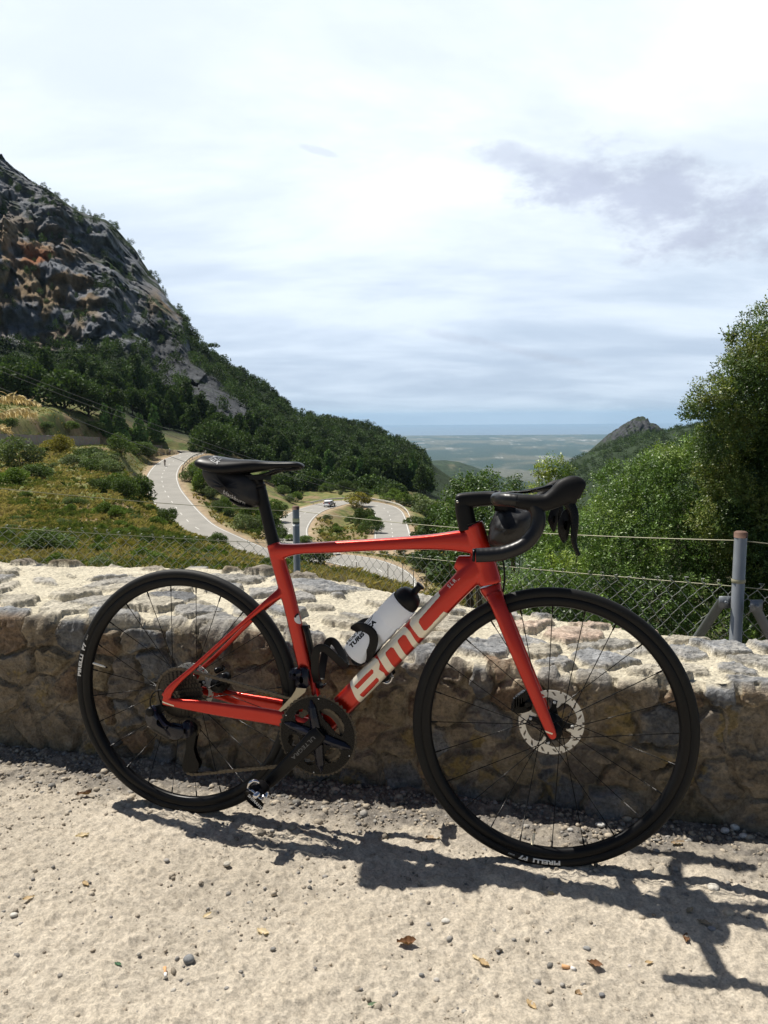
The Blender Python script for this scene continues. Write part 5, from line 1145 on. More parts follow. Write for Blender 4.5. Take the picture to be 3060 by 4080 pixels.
# ---- words
def words(txt, size, shear=0, space=1.0, bold=0.0):
    c = bpy.data.curves.new('t', 'FONT'); c.body = txt; c.size = size; c.shear = shear; c.space_character = space; c.offset = bold; c.resolution_u = 3; c.fill_mode = 'FRONT'
    o = bpy.data.objects.new('t', c); C.objects.link(o); me = bpy.data.meshes.new_from_object(o.evaluated_get(bpy.context.evaluated_depsgraph_get()))
    bm = bmesh.new(); bm.from_mesh(me); bmesh.ops.triangulate(bm, faces=bm.faces); bmesh.ops.subdivide_edges(bm, edges=[e for e in bm.edges if e.calc_length() > size * .3], cuts=1)
    bmesh.ops.triangulate(bm, faces=bm.faces)
    V = np.array([v.co[:2] for v in bm.verts]); F = np.array([[v.index for v in f.verts] for f in bm.faces]); bm.free(); bpy.data.objects.remove(o); bpy.data.curves.remove(c); bpy.data.meshes.remove(me)
    V[:, 0] -= V[:, 0].min(); return V, F
def stamp(name, bv, txt, size, org, ang, mat, parent, lift=.0008, length=None, **k):
    V, F = words(txt, size, **k)
    if length: V[:, 0] *= length / V[:, 0].max()
    ca, sa = math.cos(R(ang)), math.sin(R(ang)); out = []
    for x, y in V:
        u, w = org[0] / 1000 + x * ca - y * sa, org[1] / 1000 + x * sa + y * ca; c = cast(bv, u, w, lift); out.append(c if c is not None else (u, np.nan, w))
    out = np.array(out); m_ = np.nanmean(out[:, 1]); out[:, 1] = np.where(np.isnan(out[:, 1]), m_, out[:, 1])
    return link(name, mesh_np(name, out, F, False), mat, parent)
stamp('model_letters', BV_F, 'SLR_', .013, DTp(998, 13), 47.4, WHITE, frame, space=1.5)
part('cable_port', pillow([(757, 708), (774, 726), (777, 724), (779, 719), (762, 701)], 0, 9), SATIN, frame)

# ---- fork (turns with the bars)
FK = [loft([(839, 0, 681, 54, 48), (842, 0, 672, 54, 52), (850, 0, 655, 44, 60), (858, 0, 640, 34, 62)], ex=2.6)]
for sg in (1, -1):
    FK.append(cloft([(850, sg * 24, 664, 40, 20), (862, sg * 35, 635, 37, 18), (884, sg * 42, 585, 36, 16), (908, sg * 47, 530, 34, 15), (948, sg * 51, 440, 30, 13), (983, sg * 54, 362, 26, 12), (994, sg * 54, 337, 20, 12), (997, sg * 54, 330, 10, 10)], ex=2.6, seg=20))
fork = fuse('fork', FK, .0019, 5, PAINT, steer=True)
BV_K = BVHTree.FromPolygons([v.co[:] for v in fork.data.vertices], [p.vertices[:] for p in fork.data.polygons])
decal('fork_stripe', BV_K, [[(972, 347), (993, 341), (995, 345), (974, 351)]], lambda a, b: (a, b), (970, 997, 339, 353), .7, BEIGE, fork)
part('brake_hose', tube(catmull(np.array([(846, 12, 800), (868, 14, 745), (874, 14, 700), (871, 16, 664)]) / 1000, 6), .0024, 8), SATIN, bike, True)

# ---- seat post, saddle
sp_ = part('seatpost', cloft([(270, 0, 752, 33, 26), (262, 0, 780, 32, 25), (248, 0, 832, 31, 25), (238, 0, 870, 31, 25), (231, 0, 900, 30, 25), (224, 0, 922, 26, 28), (216, 0, 936, 14, 40)], ex=2.4), SATIN)
part('clamp', box((.222, 0, .936), (.052, .052, .012)), SATIN, sp_, smooth=False)
sd_sec = [(64, 985, 8, 96), (70, 987, 16, 126), (82, 993, 30, 140), (110, 990, 38, 145), (145, 985, 40, 134), (180, 983, 38, 108), (213, 982, 33, 78), (247, 979, 25, 54), (290, 978, 20, 45), (328, 978, 17, 41), (343, 974, 13, 33), (350, 967, 6, 16)]
V_, F_ = cloft([(u, 0, t - d / 2, d, w) for u, t, d, w in sd_sec], 6, ex=2.7, seg=40)
V_[:, 2] -= np.clip(np.abs(V_[:, 1]) - .02, 0, 1) ** 2 * 4.2
saddle = part('saddle', (V_, F_), blk('saddle_cover', .017, .38))
BV_S = BVHTree.FromPolygons(V_.tolist(), F_)
for sg in (1, -1):
    part('saddle_rail', tube(catmull(np.array([(343, sg * 9, 962), (318, sg * 18, 958), (286, sg * 22, 956), (240, sg * 22, 942), (176, sg * 22, 938), (130, sg * 26, 946), (96, sg * 32, 964)]) / 1000, 6), .0036, 10), GLOSS, saddle)
stamp('saddle_letters', BV_S, 'fizi:k', .019, (106, 982), -24, plain('silver_print', (.42, .43, .44), .4), saddle, .0012)

# ---- stem, handlebar, hoods, levers
stem = fuse('stem', [cloft([(784, 0, 816, 46, 42), (778, 0, 840, 46, 42), (772, 0, 868, 44, 44), (768, 0, 884, 38, 42)], ex=3), cloft([(752, 0, 884, 26, 40), (760, 0, 885, 38, 44), (785, 0, 889, 38, 44), (830, 0, 893, 36, 46), (856, 0, 894, 34, 60)], ex=3.2)], .0016, 6, SATIN, steer=True)
part('headset_cover', loft([(792, 0, 826, 47, 44), (790, 0, 832, 46, 43)], ex=2.6), GLOSS, stem)
part('stem_bolt', shift(lathe([(.0001, -.0235), (.0035, -.0235), (.0035, -.02), (.0001, -.02)], 12), (757, 0, 884)), STEEL, stem)
BARP = [(852, 0, 893, 32, 32), (853, -40, 893, 31, 31), (853, -110, 893, 31, 31), (857, -165, 893, 32, 32), (872, -192, 893, 32, 32), (895, -203, 891, 32, 32), (918, -206, 888, 32, 32), (936, -208, 876, 32, 32), (943, -210, 852, 32, 32), (936, -212, 824, 32, 32), (912, -214, 796, 32, 32), (872, -216, 778, 32, 32), (840, -217, 773, 32, 32), (811, -218, 771, 31, 31)]
def bar_half():
    P = catmull(np.array([p[:3] for p in BARP]) / 1000, 7); return tube(P, .0157, 16)
bar = part('handlebar', join([bar_half(), mirror(bar_half())]), TAPE, steer=True)
for sg in (-1, 1): part('bar_end_plug', shift(lathe([(.0001, -.004), (.014, -.004), (.0145, .002), (.0001, .002)], 16, 'x'), (808, sg * 218, 771)), GLOSS, bar)
HOOD = cloft([(896, -203, 890, 31, 32), (915, -205, 888, 34, 34), (938, -206, 886, 37, 35), (960, -206, 889, 37, 34), (980, -206, 900, 45, 35), (998, -206, 912, 57, 35), (1014, -206, 916, 61, 34), (1026, -206, 916, 54, 31), (1034, -206, 913, 34, 24)], 5, ex=2.4)
LEV = cloft([(1006, -206, 888, 24, 14), (1016, -207, 868, 21, 15), (1019, -208, 840, 17, 15), (1018, -209, 815, 13, 13), (1021, -210, 795, 10, 11), (1030, -210, 777, 7, 9)], 5, ex=2.4)
SHF = pillow([(996, 872), (1012, 872), (1012, 850), (1010, 830), (1006, 812), (1000, 806), (988, 826), (985, 844)], -197, 4)
for sg in (-1, 1):
    mf = (lambda x: x) if sg < 0 else mirror
    h = part('brake_hood', mf(HOOD), RUBBER, steer=True)
    lv = part('brake_lever', mf(LEV), GLOSS, steer=True); part('shift_paddle', mf(SHF), SATIN, lv)
comp = part('cycling_computer', pillow([(902, 907), (940, 909), (985, 919), (982, 928), (975, 929), (930, 919), (901, 911)], 0, 27, ex=6, sub=2), GLOSS, steer=True)
part('mount_arm', cloft([(862, 22, 905, 8, 14), (885, 14, 909, 6, 16), (915, 4, 911, 6, 22)], ex=3), SATIN, comp)
part('bar_strap', loft([(846, -62, 893, 40, 24), (862, -62, 893, 40, 24)], ex=2), RUBBER, bar)

# ---- wheels
def spokes(n, fl, fr, rim_r=.2955, off=0, cross=.95):
    out = []
    for i in range(n):
        sd = i % 2; a = off + 2 * math.pi * i / n; sgn = 1 if (i // 2) % 2 else -1
        b = a + sgn * cross; p0 = np.array([math.cos(b) * fr[sd], fl[sd], math.sin(b) * fr[sd]]); p1 = np.array([math.cos(a) * rim_r, 0, math.sin(a) * rim_r])
        mid = p0 + (p1 - p0) * .94
        out.append(tube(np.array([p0, mid, mid + (p1 - mid) * .01, p1]), np.array([.00105, .00105, .0021, .0021]), 6))
    return out
def wheel(parent_m, fl, fr, off, hubprof, n=24):
    w = empty('wheel'); w.parent = bike; w.matrix_local = parent_m
    part('tyre', lathe([(RW - .0142 + .0142 * math.cos(t), .0142 * math.sin(t)) for t in np.linspace(0, 2 * math.pi, 22)[:-1]], 180, closed=True), TYRE, w)
    part('rim', lathe([(.3150, -.0122), (.3195, -.0112), (.3195, .0112), (.3150, .0122), (.309, .0132), (.301, .0118), (.2965, .0075), (.2938, 0), (.2965, -.0075), (.301, -.0118), (.309, -.0132)], 180, closed=True), CARBON, w)
    part('hub', lathe(hubprof, 32), SATIN, w)
    for s in spokes(n, fl, fr, off=off): part('spoke', s, GLOSS, w)
    return w
rw = wheel(Matrix.Translation((0, 0, RW)), (-.017, .033), (.026, .024), .13, [(.0001, -.066), (.009, -.066), (.009, -.022), (.028, -.020), (.028, -.015), (.014, -.010), (.012, .022), (.026, .030), (.026, .036), (.012, .042), (.010, .062), (.0001, .062)])
fw = wheel(STEER @ Matrix.Translation((WB_, 0, RW)), (-.034, .026), (.020, .025), .02, [(.0001, -.050), (.0095, -.050), (.010, -.040), (.021, -.037), (.021, -.031), (.011, -.024), (.011, .018), (.027, .023), (.027, .029), (.012, .036), (.011, .050), (.0001, .050)])
def valve(w, ang, ln, mat, tip):
    a = R(ang); d = np.array([math.cos(a), 0, math.sin(a)]); P = np.array([d * .2945, d * (.2945 - ln * .8), d * (.2945 - ln * .82), d * (.2945 - ln)])
    o = part('valve_stem', tube(P, np.array([.0030, .0028, .0016, .0016]), 10), mat, w); part('valve_nut', tube(np.array([d * (.2945 - ln), d * (.2945 - ln - .005)]), .0024, 8), tip, w)
valve(rw, 169, .042, plain('valve_steel', (.78, .76, .70), .35, .5), GLOSS); valve(fw, 262, .034, plain('valve_brass', (.66, .58, .42), .35, .6), GRIME)
def tyre_text(w, txt, size, a0, r, mat, bold=.0006, ln=None, **k):
    V, F = words(txt, size, bold=bold, **k)
    if ln: V[:, 0] *= ln / V[:, 0].max()
    Rm = RW - .0142; out = []
    for x, y in V:
        rr = r + y - size * .35; a = R(a0) - x / r; dv = rr - Rm; out.append((math.cos(a) * rr, -math.sqrt(max(1e-8, .0142 ** 2 - dv * dv)) - .0005, math.sin(a) * rr))
    link('tyre_letters', mesh_np('tyre_letters', np.array(out), F, False), mat, w)
tyre_text(rw, 'PIRELLI  P7', .0135, 176.5, .3265, WHITE, ln=.100); tyre_text(rw, 'SPORT', .0055, 157.2, .3265, WHITE, 0)
tyre_text(fw, 'PIRELLI  P7', .0135, -85.5, .3265, WHITE, ln=.100); tyre_text(fw, 'SPORT', .0055, -104.8, .3265, WHITE, 0)
def polar(r0, r1, v0, v1, mask, nr=22, nt=360):
    """a turned plate with openings: cells of a polar grid kept where mask(r, angle) holds"""
    rr = np.linspace(r0, r1, nr); tt = np.linspace(0, 2 * np.pi, nt, endpoint=False); G, T_ = np.meshgrid(rr, tt, indexing='ij')
    rc = (rr[:-1] + rr[1:]) / 2; tc = tt + np.pi / nt; mk = mask(rc[:, None].repeat(nt, 1), tc[None].repeat(nr - 1, 0))
    A = np.stack([G * np.cos(T_), np.full(G.shape, v0), G * np.sin(T_)], -1).reshape(-1, 3); Bb = A.copy(); Bb[:, 1] = v1; N = len(A)
    i, j = np.nonzero(mk); j2 = (j + 1) % nt; a, b, c, d = i * nt + j, (i + 1) * nt + j, (i + 1) * nt + j2, i * nt + j2
    F = [np.stack([a, b, c, d], 1), np.stack([d, c, b, a], 1) + N]
    mp = np.zeros((nr + 1, nt), bool); mp[1:-1] = mk
    for nb, e in ((mp[2:], (1, 2)), (mp[:-2], (3, 0)), (np.roll(mp[1:-1], -1, 1), (2, 3)), (np.roll(mp[1:-1], 1, 1), (0, 1))):
        i2, j3 = np.nonzero(mk & ~nb); j4 = (j3 + 1) % nt; q = [i2 * nt + j3, (i2 + 1) * nt + j3, (i2 + 1) * nt + j4, i2 * nt + j4]; F.append(np.stack([q[e[1]], q[e[0]], q[e[0]] + N, q[e[1]] + N], 1))
    V = np.concatenate([A, Bb]); F = np.concatenate(F); u_, inv = np.unique(F, return_inverse=True); return V[u_], inv.reshape(F.shape)
def angd(a, b): return (a - b + np.pi) % (2 * np.pi) - np.pi
def rotor(w, v, rad, spin):
    def mk(r, t):
        k = np.ones(r.shape, bool)
        for i in range(15):
            a = spin + i * 2 * np.pi / 15; s = (r - rad * .89) / (rad * .055); k &= ~((np.abs(s) < 1) & (np.abs(angd(t, a + .05 * s)) < .045))
            a2 = a + .21; s2 = (r - rad * .975) / (rad * .05); k &= ~((np.abs(s2) < .8) & (np.abs(angd(t, a2)) < .03))
        for i in range(4):
            a = spin + .55 + i * np.pi / 2; k &= ~((r < rad * .80 - rad * .10 * (np.abs(angd(t, a)) / .6) ** 3) & (r > rad * .3) & (np.abs(angd(t, a)) < .66))
        return k
    ro = part('brake_rotor', polar(rad * .5, rad, v - .0009, v + .0009, mk, 30, 300), ALLOY, w, smooth=False)
    def ms(r, t):
        k = r < .026
        for i in range(4):
            a = spin + i * np.pi / 2 - .06; k |= (np.abs(angd(t, a)) * r < .0062 + .010 * np.clip(1 - (r - .02) / .02, 0, 1)) & (r < rad * .69)
        return k
    part('rotor_carrier', polar(.012, rad * .70, v - .0032, v - .0010, ms, 24, 300), SATIN, ro, smooth=False)
    pts = []
    for i in range(4):
        a = spin + i * np.pi / 2 - .06; pts.append(shift(lathe([(.0001, -.0016), (.0038, -.0016), (.0042, 0), (.0001, 0)], 10), (math.cos(a) * rad * 640, (v - .0033) * 1000, math.sin(a) * rad * 640)))
    return ro, [part('rivet', p, WHITE, ro) for p in pts]
rotor(fw, .041, .080, .78 + .72); rotor(rw, .041, .070, .5)
def gear(z, r, rin, v, th):
    t = np.linspace(0, 2 * np.pi, z * 4, endpoint=False); ro = r + np.tile([-.0032, .0012, .0026, .0002], z) * np.tile([1, 1, 1, 1], z)
    V = []
    for rr, vv in ((np.full(z * 4, rin), v - th), (ro, v - th), (ro, v + th), (np.full(z * 4, rin), v + th)): V.append(np.stack([np.cos(t) * rr, np.full(z * 4, vv), np.sin(t) * rr], 1))
    return np.concatenate(V), [tuple(f) for f in grid_faces(4, z * 4, True, True)]
cs = part('cassette', join([gear(z, z * .0127 / 2 / np.pi, max(.012, z * .0127 / 2 / np.pi - (.010 if z < 20 else .014)), -.0605 + i * .0037, .0009) for i, z in enumerate([11, 12, 13, 14, 15, 17, 19, 21, 24, 27, 30, 34])]
     + [lathe([(.0001, -.064), (.016, -.064), (.017, -.060), (.017, -.02), (.0001, -.02)], 24)]), GRIME, rw, smooth=False)
# ---- drivetrain
BBP = np.array([.410, 0, .276])
def ring_mask(r, t):
    t = np.degrees(t) % 360; k = np.ones(r.shape, bool)
    for c_, w_, r0, r1 in ((45, 40, .046, .082), (133, 20, .046, .080), (312, 23, .046, .080), (196, 15, .050, .082), (252, 14, .052, .082)):
        d = (t - c_ + 180) % 360 - 180; s = np.clip(np.abs(d) / w_, 0, 1); k &= ~((np.abs(d) < w_) & (r > r0 + (r1 - r0) * .5 * s ** 4) & (r < r1 - (r1 - r0) * .45 * s ** 3))
    return k
big = part('chainring', shift(polar(.018, .1005, -.0485, -.0445, ring_mask, 34, 360), (410, 0, 276)), GLOSS, smooth=False)
part('chainring_teeth', shift(gear(52, .1050, .0995, -.0465, .0010), (410, 0, 276)), GRIME, big, smooth=False)
arms = []
for a in (101, 164, -14, -83):
    c_, s_ = math.cos(R(a)), math.sin(R(a)); L = [(.022, 26, -53, 9), (.05, 22, -54, 9), (.075, 20, -52.5, 7), (.094, 5, -50, 3)]
    V = []
    for r, w, v, h in L:
        for x, y in ((-w, 0), (-w * .25, -h), (w * .25, -h), (w, 0), (w, 5), (-w, 5)): V.append((410 + r * 1000 * c_ - x * .5 * s_, v + y, 276 + r * 1000 * s_ + x * .5 * c_))
    arms.append((np.array(V) / 1000, [tuple(f) for f in grid_faces(4, 6, True)] + [(5, 4, 3, 2, 1, 0), tuple(range(18, 24))]))
part('spider', join(arms), NAVY, big, smooth=False)
for a in (88, 152, -26, -95): part('ring_pin', shift(lathe([(.0001, -.0008), (.0017, -.0008), (.0017, 0), (.0001, 0)], 8), (410 + 97 * math.cos(R(a)), -48.6, 276 + 97 * math.sin(R(a)))), WHITE, big)
part('chainring', shift(join([polar(.058, .0700, -.0385, -.0365, lambda r, t: np.ones(r.shape, bool), 4, 160), gear(36, .0728, .069, -.0375, .0010)]), (410, 0, 276)), GRIME, smooth=False)
CR = cloft([(424, -57, 291, 36, 15), (410, -60, 276, 46, 20), (392, -62, 257, 43, 20), (355, -66, 219, 37, 17), (315, -71, 177, 33, 15), (290, -74, 151, 31, 15), (281, -75, 142, 20, 12)], 5, ex=3)
crank = part('crank_arm', CR, blk('crank_black', .014, .34)); BV_C = BVHTree.FromPolygons(CR[0].tolist(), CR[1])
stamp('crank_letters', BV_C, 'ULTEGRA', .0135, (407, 283), 226, plain('crank_print', (.17, .17, .165), .45), crank, .0007, .084)
part('crank_arm', shift((np.asarray(CR[0]) * (-1, -1, -1), [tuple(reversed(f)) for f in CR[1]]), (820, 0, 552)), blk('crank_black_far', .014, .34))
part('bottom_bracket', shift(lathe([(.0001, -.062), (.0125, -.062), (.0125, -.05), (.019, -.049), (.019, .049), (.0125, .05), (.0125, .062), (.0001, .062)], 24), (410, 0, 276)), SATIN)
def pedal(d, letters):
    e = empty('pedal'); e.parent = bike
    pp = lambda nm, VF, mt: part(nm, d(VF), mt, e)
    pp('axle', shift(lathe([(.0001, -.16), (.006, -.16), (.0085, -.10), (.0085, -.078), (.0001, -.078)], 14), (288, 0, 148)), CHROME)
    pp('body', pillow([(262, 158), (276, 168), (292, 164), (304, 150), (300, 132), (282, 130), (266, 142)], -122, 24, ex=4), SATIN)
    pp('binding', join([tube(catmull(np.array([(261, -140, 158), (266, -141, 172), (276, -138, 178), (285, -134, 174), (279, -132, 164), (269, -136, 157), (264, -141, 152)]) / 1000, 5), .0042, 8),
                        tube(catmull(np.array([(272, -146, 156), (282, -147, 151), (290, -146, 140), (298, -141, 134), (307, -136, 138), (308, -130, 150)]) / 1000, 5), .0042, 8), pillow([(296, 146), (306, 148), (308, 138), (300, 134), (293, 139)], -138, 8)]), CHROME)
    pl = pp('cleat_plate', slab([(256, 152), (262, 158), (274, 154), (292, 141), (308, 127), (303, 113), (284, 117), (266, 130), (258, 142)], -156, -148, 1.2), GLOSS)
    if letters:
        V, F = words('SHIMANO', .0105, space=1.1, bold=.0003); a = R(-39); X = np.stack([.2665 + V[:, 0] * math.cos(a) - V[:, 1] * math.sin(a), np.full(len(V), -.1566), .1455 + V[:, 0] * math.sin(a) + V[:, 1] * math.cos(a)], 1)
        link('pedal_letters', mesh_np('pedal_letters', X, F, False), WHITE, pl)
pedal(lambda VF: VF, True); pedal(lambda VF: shift((np.asarray(VF[0]) * (-1, -1, -1), VF[1]), (820, 0, 552)), False)
def arc(c, r, a0, a1, v, n=24): t = np.radians(np.linspace(a0, a1, n)); return np.stack([c[0] + r * np.cos(t), np.full(n, v), c[1] + r * np.sin(t)], 1)
def chain_path():
    P = np.concatenate([arc((.410, .276), .0735, -82, 80, -.0375), arc((0, .341), .0700, 81, 292, -.0200, 40), arc((.040, .252), .0215, 95, -75, -.0230, 14), arc((.036, .142), .0215, 110, 280, -.0230, 18), [(.060, -.0240, .1245)]])
    P = np.r_[P, P[:1]]; s = np.r_[0, np.cumsum(np.linalg.norm(np.diff(P, axis=0), axis=1))]; q = np.arange(0, s[-1] - .006, .0127); return np.stack([np.interp(q, s, P[:, i]) for i in range(3)], 1)
cp_ = chain_path(); lk = []
for i in range(len(cp_)):
    a, b = cp_[i], cp_[(i + 1) % len(cp_)]
    if np.linalg.norm(b - a) > .02: continue
    d = unit(b - a); nn = np.array([-d[2], 0, d[0]]); off = .0034 if i % 2 else .0024
    prof = [(-.0042, 0), (-.003, .0036), (.0015, .0040), (.00635, .0026), (.0112, .0040), (.0157, .0036), (.0169, 0), (.0157, -.0036), (.0112, -.0040), (.00635, -.0026), (.0015, -.0040), (-.003, -.0036)]
    for sg in (-1, 1):
        V = [a + d * x + nn * y + np.array([0, sg * off + o_, 0]) for o_ in (-.0005, .0005) for x, y in prof]; m_ = len(prof); lk.append((np.array(V), [tuple(range(m_)), tuple(range(2 * m_ - 1, m_ - 1, -1))] + [(k, (k + 1) % m_, m_ + (k + 1) % m_, m_ + k) for k in range(m_)]))
    lk.append((lathe([(.0001, -.0042), (.0017, -.0042), (.0017, .0042), (.0001, .0042)], 8)[0] + a, lathe([(.0001, -.0042), (.0017, -.0042), (.0017, .0042), (.0001, .0042)], 8)[1]))
part('chain', join(lk), plain('chain_steel', (.10, .082, .058), .45, .5, .4, 300), smooth=False)
fd = part('front_derailleur', join([pillow([(328, 424), (334, 441), (358, 442), (362, 428), (352, 416), (332, 414)], -32, 13, ex=5, sub=2), pillow([(352, 442), (374, 440), (380, 400), (366, 390), (346, 392), (342, 410)], -24, 11, ex=4, sub=2)]), NAVY)
part('cage_plate', join([slab([(350, 395), (378, 395), (374, 385), (354, 366), (332, 346), (307, 327), (300, 330), (318, 350), (338, 372), (347, 386)], -43, -41, .4), slab([(350, 395), (376, 395), (372, 383), (350, 362), (328, 340), (307, 327), (300, 330), (330, 364)], -31, -29.5, .4)]), FDGOLD, fd, smooth=False)
rd = part('rear_derailleur', join([pillow([(-72, 306), (-58, 316), (-45, 308), (-36, 292), (-12, 270), (20, 262), (38, 268), (44, 250), (26, 234), (2, 231), (-32, 246), (-66, 260), (-77, 280)], -64, 14, ex=3.5, sub=3), pillow([(24, 262), (38, 282), (54, 274), (59, 256), (50, 238), (30, 236)], -56, 17, sub=3)]), NAVY)
part('mount_bolt', shift(lathe([(.0001, -.012), (.009, -.012), (.012, -.010), (.012, .01), (.0001, .01)], 20), (-58, -70, 302)), SATIN, rd); part('hanger', pillow([(-60, 312), (-30, 318), (-14, 338), (4, 352), (10, 340), (0, 326), (-40, 292)], -60, 4), SATIN, rd)
part('steel_link', cloft([(-66, -79, 262, 3, 3), (-55, -80, 259, 4, 3), (-30, -79, 246, 6, 3), (0, -78, 234, 4, 3)], ex=3), GRIME, rd)
cg = [(26, 258), (52, 262), (58, 246), (52, 222), (47, 195), (54, 172), (63, 155), (60, 140), (44, 129), (18, 126), (11, 138), (13, 152), (23, 190)]
part('derailleur_cage', join([slab(cg, -31, -28.5, .5), slab(cg, -17, -15, .5)]), GLOSS, rd, smooth=False)
for c_ in ((40, 252), (36, 142)): part('jockey_wheel', shift(gear(12, .0215, .006, -.0230, .002), (c_[0], 0, c_[1])), SATIN, rd, smooth=False)
part('shift_wire', tube(catmull(np.array([(-8, -66, 350), (-30, -70, 362), (-52, -72, 350), (-60, -72, 325), (-55, -72, 312)]) / 1000, 6), .0019, 8), SATIN, rd)
# ---- brakes
cal = [(899, 362), (898, 380), (905, 398), (917, 408), (930, 416), (941, 406), (950, 388), (948, 370), (934, 362), (918, 358)]
def caliper(parent_steer, pts, v, d=(0, 0)):
    o = part('brake_caliper', pillow([(a + d[0], b + d[1]) for a, b in pts], v, 15, ex=4, sub=2), GLOSS, bike, parent_steer)
    fins = [box(((904 + i * 6 + d[0]) / 1000, v / 1000 - .010, (384 + i * 5 + d[1]) / 1000), (.0026, .014, .026)) for i in range(6)]
    fins.append(shift(lathe([(.0001, -.004), (.006, -.004), (.006, .004), (.0001, .004)], 12), (936 + d[0], v - 15, 384 + d[1]))); part('cooling_fin', join(fins), GLOSS, o, smooth=False)
caliper(True, cal, 46)
rc = [(60, 342), (62, 366), (80, 384), (104, 392), (116, 380), (112, 352), (98, 336), (76, 332)]
caliper(False, rc, 48); part('hose_fitting', shift(tube(np.array([(-.012, 0, -.006), (.012, 0, .006)]), .008, 12), (84, 48, 398)), GLOSS)
# ---- bottle cages
def ribbon_loop(pts, w, th): return cloft([(p[0], p[1], p[2], w, th) for p in pts], 5, ex=3)
dc = [join([cloft([(506, 0, 458, 9, 22), (520, 0, 468, 12, 26), (560, 0, 514, 9, 24), (604, 0, 562, 7, 16)], ex=3.4), cloft([(604, 0, 562, 8, 16), (611, 0, 562, 12, 16)], ex=3)])]
for sg in (-1, 1):
    dc.append(ribbon_loop([(524, sg * 12, 474), (545, sg * 32, 500), (556, sg * 40, 528), (553, sg * 41, 550), (536, sg * 38, 561), (514, sg * 27, 562), (497, sg * 12, 552), (493, 0, 546)], 23, 5))
    dc.append(ribbon_loop([(560, sg * 8, 515), (566, sg * 22, 530), (560, sg * 34, 546)], 14, 5))
dc.append(cloft([(506, 0, 459, 9, 26), (498, 0, 461, 8, 30), (488, 0, 470, 6, 24)], ex=3)); part('bottle_cage', join(dc), SATIN)
sc = [cloft([(356, 0, 545, 10, 20), (364, 0, 530, 11, 24), (380, 0, 460, 11, 24), (398, 0, 392, 10, 24)], ex=3.2), cloft([(352, 0, 545, 12, 16), (368, 0, 546, 10, 16)], ex=3), cloft([(396, 0, 392, 10, 24), (408, 0, 392, 8, 26), (412, 0, 398, 5, 22)], ex=3)]
for sg in (-1, 1): sc.append(ribbon_loop([(396, sg * 14, 405), (396, sg * 30, 440), (400, sg * 39, 478), (408, sg * 42, 500), (424, sg * 38, 502), (444, sg * 28, 484), (462, sg * 14, 461), (472, sg * 3, 448)], 21, 5))
sc.append(ribbon_loop([(468, -6, 456), (473, 0, 446), (468, 6, 456)], 12, 6)); part('bottle_cage', join(sc), SATIN)

# ------------------------------------------------------------------ things carried by the bicycle
def ride(name, label, cat, steer=False):
    e = bpy.data.objects.new(name, None); C.objects.link(e); e.matrix_world = BIKE_M @ STEER if steer else BIKE_M; tag(e, label, cat); return e
bo = ride('water_bottle', 'white translucent drinking bottle with black cap in the down tube cage', 'bottle')
BA = Matrix(((.736 * -1, 0, .676), (0, 1, 0), (.676, 0, .736)))      # columns: across, left, along
def bz(VF):
    V = np.asarray(VF[0]); c0 = np.array(DTp(0, 70)) / 1000
    return np.stack([c0[0] + V[:, 0] * -.736 + V[:, 2] * .676, V[:, 1], c0[1] + V[:, 0] * .676 + V[:, 2] * .736], 1), VF[1]
mb = M('bottle_plastic'); mb.set(base=(.80, .82, .84), rough=.30, sss=0.0, spec=.4); _t = mb.n('ShaderNodeBsdfTranslucent', {'Color': (.86, .88, .92, 1)}); _x = mb.n('ShaderNodeMixShader', {0: .55, 1: mb.b.outputs[0], 2: _t.outputs[0]}); mb.l(_x.outputs[0], mb.out.inputs[0])
part('body', bz(lathe([(.0001, .686), (.024, .686), (.033, .690), (.0365, .700), (.0370, .712), (.0370, .800), (.0368, .812), (.0352, .818), (.0352, .822), (.0374, .828), (.0376, .862), (.0372, .876), (.0376, .879), (.0372, .883), (.0001, .883)], 48, 'z')), mb.m, bo)
cap = part('cap', bz(lathe([(.0001, .8832), (.0352, .8832), (.0352, .892), (.033, .904), (.027, .914), (.017, .920), (.0001, .922)], 40, 'z')), SATIN, bo)
part('nozzle', bz(lathe([(.0095, .918), (.0088, .932), (.0082, .938), (.0118, .942), (.0118, .946), (.006, .9475), (.0001, .9475)], 24, 'z')), SATIN, cap)
def bottle_word(txt, size, s0, a0, length, shear, bold, rad=.0374):
    V, F = words(txt, size, shear=shear, bold=bold); V[:, 0] *= length / V[:, 0].max(); a = R(a0) + (V[:, 1]) / rad
    P = np.stack([np.sin(a) * rad, -np.cos(a) * rad, s0 + V[:, 0]], 1); link('bottle_letters', mesh_np('bottle_letters', bz((P, F))[0], F, False), SATIN, bo)
bottle_word('TURISTICA', .0165, .708, 22, .098, 0, .0009); bottle_word('VOLTA', .0165, .700, 51, .066, .25, .0007)
def stroke(pts, w):   # the drawn flourish above the words
    P = catmull(np.array(pts, float), 6); q = []
    for s, a, k in P: q.append((.0376 * math.sin(R(a)), -.0376 * math.cos(R(a)), s / 1000))
    q = np.array(q); T = unit(np.gradient(q, axis=0)); Nn = unit(np.cross(T, unit(q * (1, 1, 0)))); h = P[:, 2:3] / 1000
    return np.stack([q + Nn * h, q - Nn * h], 1).reshape(-1, 3), [tuple(f) for f in grid_faces(len(q), 2)]
fl_ = [stroke([(762, 70, .3), (772, 66, 1.6), (784, 62, 1.0), (794, 66, 1.5), (797, 76, .3)], 1), stroke([(778, 52, .3), (788, 50, 1.4), (798, 54, 1.5), (804, 62, 1.0), (803, 70, .3)], 1), stroke([(752, 62, .3), (760, 56, 1.4), (772, 52, .4)], 1), stroke([(696, 74, 1.8), (712, 78, 2.6), (720, 80, .5)], 1)]
